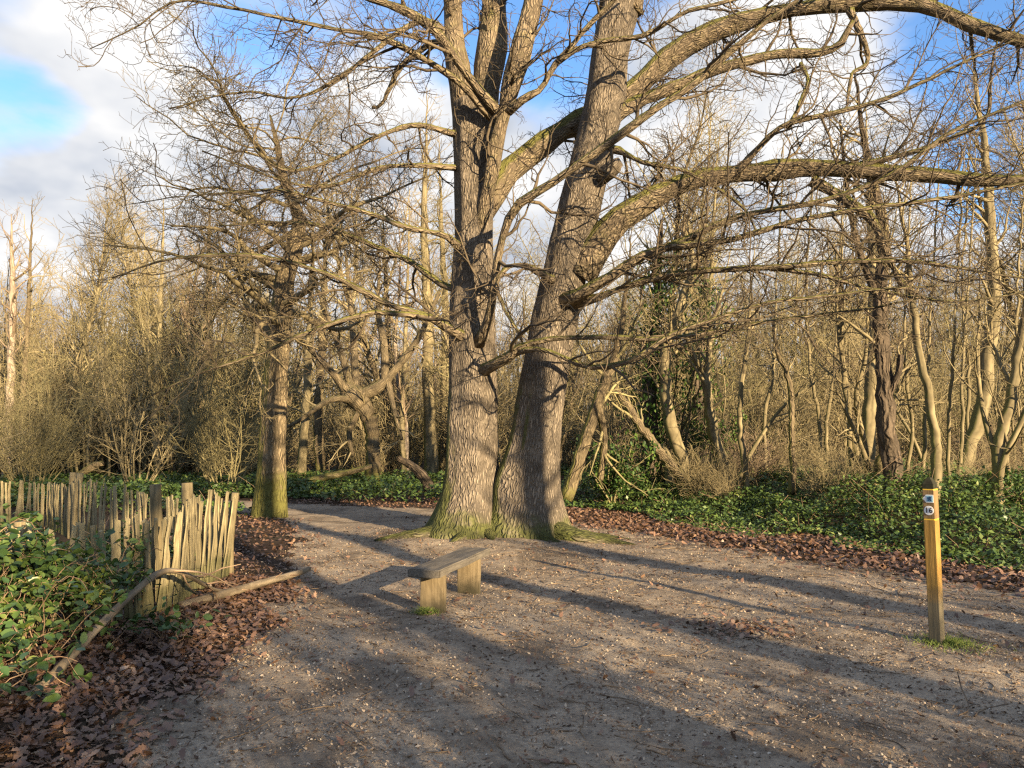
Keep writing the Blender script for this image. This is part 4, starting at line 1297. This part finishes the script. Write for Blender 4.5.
# ------------------------------------------------------------------ brambles in front of the fence
def bramble(label, x, y, H, w, ns, nl, seed, dead=.3):
    rng = np.random.default_rng(seed)
    root = thing('bramble_bush', label, 'bush', (x, y, float(gh(x, y))))
    st = []
    for i in range(ns):
        a = rng.uniform(0, 6.28)
        c = rng.uniform(.4, 1) * w
        hgt = H * rng.uniform(.5, 1.1)
        r0 = rng.uniform(0, .5) * w
        b = rng.uniform(0, 6.28)
        p0 = np.array([math.cos(b) * r0, math.sin(b) * r0, 0])
        t = np.linspace(0, 1, 12)[:, None]
        p = p0 + t * np.array([math.cos(a) * c, math.sin(a) * c, 0]) + np.array([0, 0, 1]) * hgt * np.sin(t * rng.uniform(1.7, 2.9)) + rng.normal(0, .012, (12, 3))
        st.append(np.column_stack([p, np.linspace(.0045, .002, 12)]))
    P = np.stack([s[:, :3] for s in st])
    R = np.stack([s[:, 3] for s in st])
    b, br = grow(rng, P, R, 4, .2, 1., (.1, .4), (.5, 1.2), 5, .2, .0, .7, .003, .0015, 1)
    V, Q = merge([tubes(P, R, 5), tubes(b, br, 3)])
    link('stems', mesh_np('stems', V, [Q], M_DEADST), root)
    src = np.concatenate([b[:, 1:].reshape(-1, 3), P[:, 4:].reshape(-1, 3)])
    p = src[rng.integers(0, len(src), nl)] + rng.normal(0, .035, (nl, 3))
    p[:, 2] = np.maximum(p[:, 2], .02)
    V, Fc, r = scatter(OVAL, OVALF, p, rng.uniform(.045, .10, nl), rng.uniform(0, 6.28, nl), rng.normal(.3, .5, nl), rng.normal(0, .5, nl), rng)
    o = link('leaves', mesh_np('leaves', V, Fc, M_BRAM, False, {'rnd': ('FLOAT', r)}), root)
    o['kind'] = 'stuff'
    return root


bramble('tall leafy bramble at the left edge in front of the fence', -4.15, 5.25, .95, .9, 36, 2300, 91)
bramble('bramble with dead stems spilling towards the propped branch', -3.45, 5.2, .6, .75, 30, 950, 92)
bramble('low bramble leaves in the bottom left corner', -3.0, 3.95, .38, .6, 18, 420, 93)
bramble('small bramble growing through the pales behind the propped branch', -3.35, 6.35, .62, .45, 16, 420, 94)
bramble('leafy bramble hiding the lower half of the pales left of the propped branch', -3.75, 5.95, .72, .55, 26, 900, 97)
bramble('sprig of bramble at the foot of the fence among brown leaves', -2.75, 6.15, .22, .4, 9, 110, 95)
bramble('yellowish bramble inside the fenced corner at the left edge', -4.9, 6.9, .9, 1.0, 30, 900, 96)

# ------------------------------------------------------------------ fallen wood
M_DEAD = bark_mat('bare dead wood', (.11, .085, .055), (.29, .23, .15), moss_low=.1, moss_up=.0, ridge=12, bump=.004)
br = thing('fallen_branch', 'crooked bare branch propped against the fence with its foot in the leaves', 'branch')
B = np.array([[-2.95, 4.75, .03, .045], [-3.0, 5.2, .12, .043], [-3.02, 5.7, .27, .04], [-3.0, 6.2, .46, .036], [-2.98, 6.55, .53, .034], [-2.96, 6.9, .47, .03], [-2.93, 7.3, .30, .026], [-2.96, 7.75, .12, .02], [-2.93, 8.1, .05, .012]])
B[:, 3] *= .75
B[3:7, 2] -= .03
link('stem', stem_mesh('stem', spline(B, 40), M_DEAD, 12, rough=.1, seed=2), br)
rr_ = np.random.default_rng(6)
b1, r1 = grow(rr_, spline(B, 40)[None, 18:, :3], spline(B, 40)[None, 18:, 3], 4, .2, .95, (.3, .8), (.4, .9), 7, .15, -.08, .5, .014, .004, 1)
V, Q = tubes(b1, r1, 5)
link('side_twigs', mesh_np('side_twigs', V, [Q], M_DEADST), br)
lg = thing('fallen_log', 'thin straight barkless log lying on brown leaves at the fence end', 'log')
B = np.array([[-3.15, 7.35, .05, .04], [-2.95, 7.8, .06, .042], [-2.75, 8.4, .06, .04], [-2.5, 9.0, .07, .036], [-2.42, 9.2, .09, .03]])
link('stem', stem_mesh('stem', spline(B, 24), M_DEAD, 12, rough=.1, seed=5), lg)
b1, r1 = grow(rr_, spline(B, 24)[None, :, :3], spline(B, 24)[None, :, 3], 3, .2, .95, (.1, .3), (.4, .9), 5, .15, .0, .4, .012, .004, .5)
V, Q = tubes(b1, r1, 5)
link('side_twigs', mesh_np('side_twigs', V, [Q], M_DEADST), lg)
for (lb, rows, mt) in (('fallen trunk with broken end lying in the thicket behind the fence', [(66, 482, 24, 4), (80, 474, 24, 6), (94, 466, 24, 8), (103, 463, 24, 6)], M_BG),
                       ('dark fallen trunk slanting into the cover just left of the big oaks', [(398, 458, 20, 6), (412, 466, 20, 8), (424, 478, 20, 10), (430, 490, 20, 12)], M_DARKB),
                       ('long low log across the end of the path', [(285, 487, 23, 6), (320, 478, 23, 7), (350, 472, 23, 6), (372, 466, 23, 4)], M_BG),
                       ('broken pale stump left of the S shaped trunk', [(670, 488, 18.6, 9), (668, 460, 18.6, 8), (661, 444, 18.6, 3)], M_PALEB)):
    o = thing('tree_stump' if 'stump' in lb else 'fallen_log', lb, 'dead wood')
    link('stem', stem_mesh('stem', spline(px(rows), 20), mt, 12, rough=.18, seed=len(lb)), o)

# ------------------------------------------------------------------ bench
def slab(name, size, mat, parent, loc, rotz=0.0, bev=.008, seed=0, subdiv=3, wob=.004):
    rng = random.Random(seed)
    bm = bmesh.new()
    bmesh.ops.create_cube(bm, size=1.0)
    for v in bm.verts:
        v.co = Vector((v.co.x * size[0], v.co.y * size[1], v.co.z * size[2]))
    bmesh.ops.bevel(bm, geom=list(bm.edges), offset=bev, segments=2, affect='EDGES')
    long_e = [e for e in bm.edges if (e.verts[0].co - e.verts[1].co).length > .08]
    bmesh.ops.subdivide_edges(bm, edges=long_e, cuts=subdiv, use_grid_fill=True)
    for v in bm.verts:
        v.co += Vector((rng.uniform(-1, 1), rng.uniform(-1, 1), rng.uniform(-1, 1))) * wob
    me = bpy.data.meshes.new(name)
    bm.to_mesh(me)
    bm.free()
    me.materials.append(mat)
    o = link(name, me, parent, loc)
    o.rotation_euler = (0, 0, rotz)
    return o


M_SEAT = wood_mat('weathered seat board', (.075, .066, .052), (.215, .19, .15), 'Y', 9, .006)
M_LEG = wood_mat('bench leg wood', (.13, .098, .055), (.28, .22, .13), 'Z', 6, .004, stain=(-.18, .06, .3, (.08, .07, .042)))
ba = math.atan2(-.43, 1.5)
bx, by = -.61, 7.95
bz = float(gh(bx, by))
bench = thing('bench', 'simple weathered plank bench on two slab legs in front of the oaks', 'bench', (bx, by, bz), ba)
slab('seat', (.32, 1.56, .075), M_SEAT, bench, (0, 0, .445 - .0375), 0, .009, 1)
slab('leg', (.245, .075, .44), M_LEG, bench, (.0, -.53, .19), 0, .006, 2)
slab('leg', (.245, .075, .44), M_LEG, bench, (.02, .45, .19), 0, .006, 3)


def grass(name, label, x, y, n, r, h, seed, mat):
    rng = np.random.default_rng(seed)
    a = rng.uniform(0, 6.28, n)
    q = np.abs(rng.normal(0, r, n))
    p = np.column_stack([x + np.cos(a) * q, y + np.sin(a) * q * .8])
    z = gh(p[:, 0], p[:, 1])
    P0 = np.column_stack([p, z])
    d = np.column_stack([rng.normal(0, .5, n), rng.normal(0, .5, n), np.ones(n)])
    hh = h * rng.uniform(.4, 1.1, n)[:, None]
    P = np.stack([P0, P0 + d * hh * .55, P0 + d * hh * [1.3, 1.3, .9]], 1)
    V, Q = tubes(P, np.tile(np.array([.0022, .0018, .0006]), (n, 1)), 3)
    tag(link(name, mesh_np(name, V, [Q], mat, False, {'rnd': ('FLOAT', np.repeat(rng.uniform(0, 1, n), 9))})), label, 'grass', kind='stuff')


M_GRASS = leaf_mat('short grass', [(0, (.05, .08, .02)), (.6, (.11, .16, .035)), (1, (.24, .25, .07))], .6, .2)
bm_dir = np.array([-math.sin(ba), math.cos(ba)])
nl_ = np.array([bx, by]) - bm_dir * .53
grass('grass_tuft', 'green mossy tuft at the foot of the near bench leg', nl_[0] - .06, nl_[1] - .10, 420, .06, .07, 3, M_GRASS)

stone = thing('stone', 'pale angular stone on the earth right of the bench', 'stone', (.26, 8.35, float(gh(.26, 8.35))))
bm = bmesh.new()
bmesh.ops.create_icosphere(bm, subdivisions=2, radius=1)
for v in bm.verts:
    k = 1 + .35 * (float(vnoise(v.co.x * 2 + 5, v.co.y * 2 + v.co.z * 3, 5)) - .5)
    v.co = Vector((v.co.x * .055 * k, v.co.y * .045 * k, v.co.z * .045 * k + .02))
me = bpy.data.meshes.new('body')
bm.to_mesh(me)
bm.free()
me.materials.append(plain('pale stone', (.34, .27, .18), .8, (.22, .17, .11), 20))
link('body', me, stone)

# ------------------------------------------------------------------ waymarker post
wx, wy = 3.42, 6.25
wz = float(gh(wx, wy))
M_WAY = wood_mat('golden waymarker wood', (.25, .14, .032), (.50, .31, .085), 'Z', 7, .004, stain=(.22, .58, .5, (.15, .13, .085)))
M_WAYH = wood_mat('brown marker panel wood', (.16, .10, .045), (.27, .18, .085), 'Z', 7, .003)
M_YEL = plain('yellow routed line', (.85, .55, .06), .6)
M_CAPB = plain('dark mossy cap', (.035, .035, .02), .9, (.015, .014, .010), 30)
M_WHITE = plain('white disc', (.78, .78, .76), .4)
M_BLUE = plain('pale blue plaque', (.22, .42, .55), .4)
M_NAVY = plain('dark blue emblem', (.02, .05, .12), .4)
M_INK = plain('black numerals', (.015, .015, .02), .5)
way = thing('waymarker_post', 'golden wooden waymarker post with dark cap, blue arrow plaque and number 16', 'post', (wx, wy, wz), rad(16))
way.rotation_euler = (Matrix.Rotation(rad(-0.4), 3, 'Y') @ Matrix.Rotation(rad(-47), 3, 'Z')).to_euler()
W = .092


def prism(name, prof, h0, h1, mat, parent, top=None):
    bm = bmesh.new()
    a = [bm.verts.new((x, y, h0)) for x, y in prof]
    b = [bm.verts.new((x, y, h1 if top is None else top(x, y))) for x, y in prof]
    n = len(prof)
    bm.faces.new(a[::-1])
    bm.faces.new(b)
    for i in range(n):
        bm.faces.new((a[i], a[(i + 1) % n], b[(i + 1) % n], b[i]))
    me = bpy.data.meshes.new(name)
    bm.to_mesh(me)
    bm.free()
    me.materials.append(mat)
    return link(name, me, parent)


def sq(w, c=.006):
    h = w / 2
    return [(-h + c, -h), (h - c, -h), (h, -h + c), (h, h - c), (h - c, h), (-h + c, h), (-h, h - c), (-h, -h + c)]


prism('shaft', sq(W), -.2, .985, M_WAY, way)
prism('line', sq(W * .955), .985, .997, M_YEL, way)
prism('marker_panel', sq(W), .997, 1.226, M_WAYH, way)
prism('line', sq(W * .955), 1.226, 1.236, M_YEL, way)
cap = bmesh.new()
lo_ = [cap.verts.new((x, y, 1.236)) for x, y in sq(W * .98)]
md_ = [cap.verts.new((x, y, 1.275)) for x, y in sq(W * .97)]
tp_ = [cap.verts.new((x * .3, y * .5, 1.325)) for x, y in sq(W)]
for A_, B_ in ((lo_, md_), (md_, tp_)):
    for i in range(8):
        cap.faces.new((A_[i], A_[(i + 1) % 8], B_[(i + 1) % 8], B_[i]))
cap.faces.new(tp_)
cap.faces.new(lo_[::-1])
me = bpy.data.meshes.new('cap')
cap.to_mesh(me)
cap.free()
me.materials.append(M_CAPB)
link('cap', me, way)


def plate(name, prof, cz, y0, t, mat, parent, cx=0.0):
    """flat plate on the post's front face (facing -y); prof in x,z"""
    bm = bmesh.new()
    a = [bm.verts.new((cx + x, y0, cz + z)) for x, z in prof]
    b = [bm.verts.new((cx + x, y0 - t, cz + z)) for x, z in prof]
    n = len(prof)
    bm.faces.new(b)
    bm.faces.new(a[::-1])
    for i in range(n):
        bm.faces.new((b[i], a[i], a[(i + 1) % n], b[(i + 1) % n]))
    bmesh.ops.recalc_face_normals(bm, faces=list(bm.faces))
    me = bpy.data.meshes.new(name)
    bm.to_mesh(me)
    bm.free()
    me.materials.append(mat)
    return link(name, me, parent)


fy = -W / 2
circ = lambda r, n=28, sx=1.0: [(r * sx * math.cos(i * 2 * math.pi / n), r * math.sin(i * 2 * math.pi / n)) for i in range(n)]
arrow = plate('arrow_plaque', [(-.043, 0), (-.016, -.032), (.038, -.032), (.038, .032), (-.016, .032)], 1.157, fy, .003, M_WHITE, way)
plate('plaque_field', [(-.012, -.025), (.034, -.025), (.034, .025), (-.012, .025)], 1.157, fy - .003, .002, M_BLUE, arrow)
plate('emblem', [(-.002, -.018), (.006, -.018), (.010, -.006), (.018, -.019), (.026, -.018), (.020, .000), (.026, .010), (.016, .018), (.006, .016), (.004, .006), (-.004, .010), (-.009, .004), (.002, -.004)], 1.157, fy - .005, .002, M_NAVY, arrow)
disc = plate('number_disc', circ(.037), 1.062, fy, .003, M_WHITE, way)
plate('disc_rim', circ(.0345), 1.062, fy - .003, .001, M_WHITE, disc)
tx = bpy.data.curves.new('number', 'FONT')
tx.body = '16'
tx.size = .060
tx.align_x = 'CENTER'
tx.align_y = 'CENTER'
tx.extrude = .001
tx.offset = .0004
tx.materials.append(M_INK)
tmp = bpy.data.objects.new('number', tx)
COL.objects.link(tmp)
bpy.context.view_layer.update()
me = bpy.data.meshes.new_from_object(tmp)
bpy.data.objects.remove(tmp)
to = link('number', me, disc)
to.location = (0, fy - .006, 1.062)
to.rotation_euler = (math.pi / 2, 0, 0)
grass('grass_tuft', 'short grass round the foot of the waymarker post', wx + .08, wy - .02, 900, .17, .05, 5, M_GRASS)

# ------------------------------------------------------------------ unseen trees and bushes behind the camera, added to shade the clearing
def shade_spot(s, t):
    return s * .811 + t * SUN_H[0], s * .585 + t * SUN_H[1]


rs = np.random.default_rng(12)
for i, (s, t, kind, var, sc) in enumerate([(.6, 22, 'tall', 2, 1.1), 
                                           (8.6, 15, 'coppice', 1, .9), (-.6, 19, 'pole', 1, 1.), (.4, 6, 'thicket', 0, .6), (1.7, 7.5, 'thicket', 1, .5), (3.1, 7, 'thicket', 0, .8), (3.9, 9, 'thicket', 1, .75), (-1.3, 6.5, 'thicket', 1, .46), (7.7, 8, 'thicket', 0, .8), (8.9, 9, 'thicket', 1, .68), (10.3, 10, 'thicket', 0, .85), (7.0, 9, 'thicket', 1, .6), (4.95, 6.5, 'thicket', 0, .7), (5.6, 7.5, 'thicket', 1, .6), (8.2, 14, 'thicket', 1, .9), (9.9, 15, 'coppice', 1, .9), (.3, 3.2, 'brush', 0, 1.0), (1.9, 4.2, 'brush', 1, .95), (3.3, 6., 'brush', 0, 1.1), (-1.2, 4, 'brush', 2, 1.1), (9.3, 11, 'coppice', 2, .7),
                                           (3.5, 14, 'coppice', 2, .7)]):
    x, y = shade_spot(s, t)  # unseen trees and shrubs, added towards the sun to streak and dapple the ground
    place(kind, x, y, sc, var=var, label='unseen bare tree or shrub added behind the camera for its shade').update_tag()
for o in scene.objects:
    if o.get('label') == 'unseen bare tree or shrub added behind the camera for its shade':
        o['group'] = 'unseen trees and shrubs added for shade'

for (lb, s_, t_, H_, w_, nl2, sd) in (('broad dark unseen evergreen bush, added for shade behind the photographer', .2, 3.2, 2.8, 1.2, 4600, 84), ('rounded dark unseen evergreen bush, added for shade behind and right of the photographer', 2.5, 5.2, 3.2, 1.2, 5000, 85),
                                      ('low dark evergreen bush at the photographer\'s back', -1.6, 3.8, 2.5, 1.1, 3600, 86), ('tall thin unseen evergreen bush, added for shade far right behind the photographer', 5.5, 8.0, 2.6, .45, 1300, 87), ('wide unseen evergreen bush, added for shade farthest right behind the photographer', 8.2, 6.5, 2.9, 1.3, 4000, 88), ('sparse unseen evergreen bush, added for shade between the oaks behind the photographer', 3.9, 7.5, 3.2, .8, 1200, 89)):
    x_, y_ = shade_spot(s_, t_)
    evergreen('evergreen_shrub', lb, x_, y_, H_, w_, nl2, sd)  # unseen leafy bush, added for the dense shade it throws


def shade_tree(label, s_, t_, r_, H_, seed):  # unseen tree, its trunk placed and sized for the shadow it casts
    rng = np.random.default_rng(seed)
    x_, y_ = shade_spot(s_, t_)
    root = thing('oak_tree', label, 'tree', (x_, y_, float(gh(x_, y_))))
    L = spline(wander(rng, (0, 0, -.1), (0, 0, 1), H_, 12, r_, r_ * .25, .012), 40)
    link('trunk', stem_mesh('trunk', L, M_OAK, 20, rough=.06, seed=seed), root)
    P, R_ = L[None, :, :3], L[None, :, 3]
    b1, r1 = grow(rng, P, R_, 1.6, .35, 1., (1.5, 3.5), (rad(45), rad(85)), 9, .16, .05, .4, .07, .01, .8)
    b2, r2_ = grow(rng, b1, r1, 2.5, .1, 1., (.5, 1.4), (rad(30), rad(65)), 6, .2, .03, .6, .02, .006, 1)
    V, Q = merge([tubes(b1, r1, 5), tubes(b2, r2_, 3)])
    link('crown', mesh_np('crown', V, [Q], M_TWIG), root)


shade_tree('unseen straight oak, placed for its shadow behind the photographer on the line from bench to sun', 5.22, 10, .30, 11, 401)
shade_tree('second unseen oak, placed for its shadow behind the photographer on the far right', 7.62, 11, .35, 11, 402)
shade_tree('unseen oak, placed for its shadow behind the photographer, left of the straight one', 3.3, 12, .3, 11, 403)
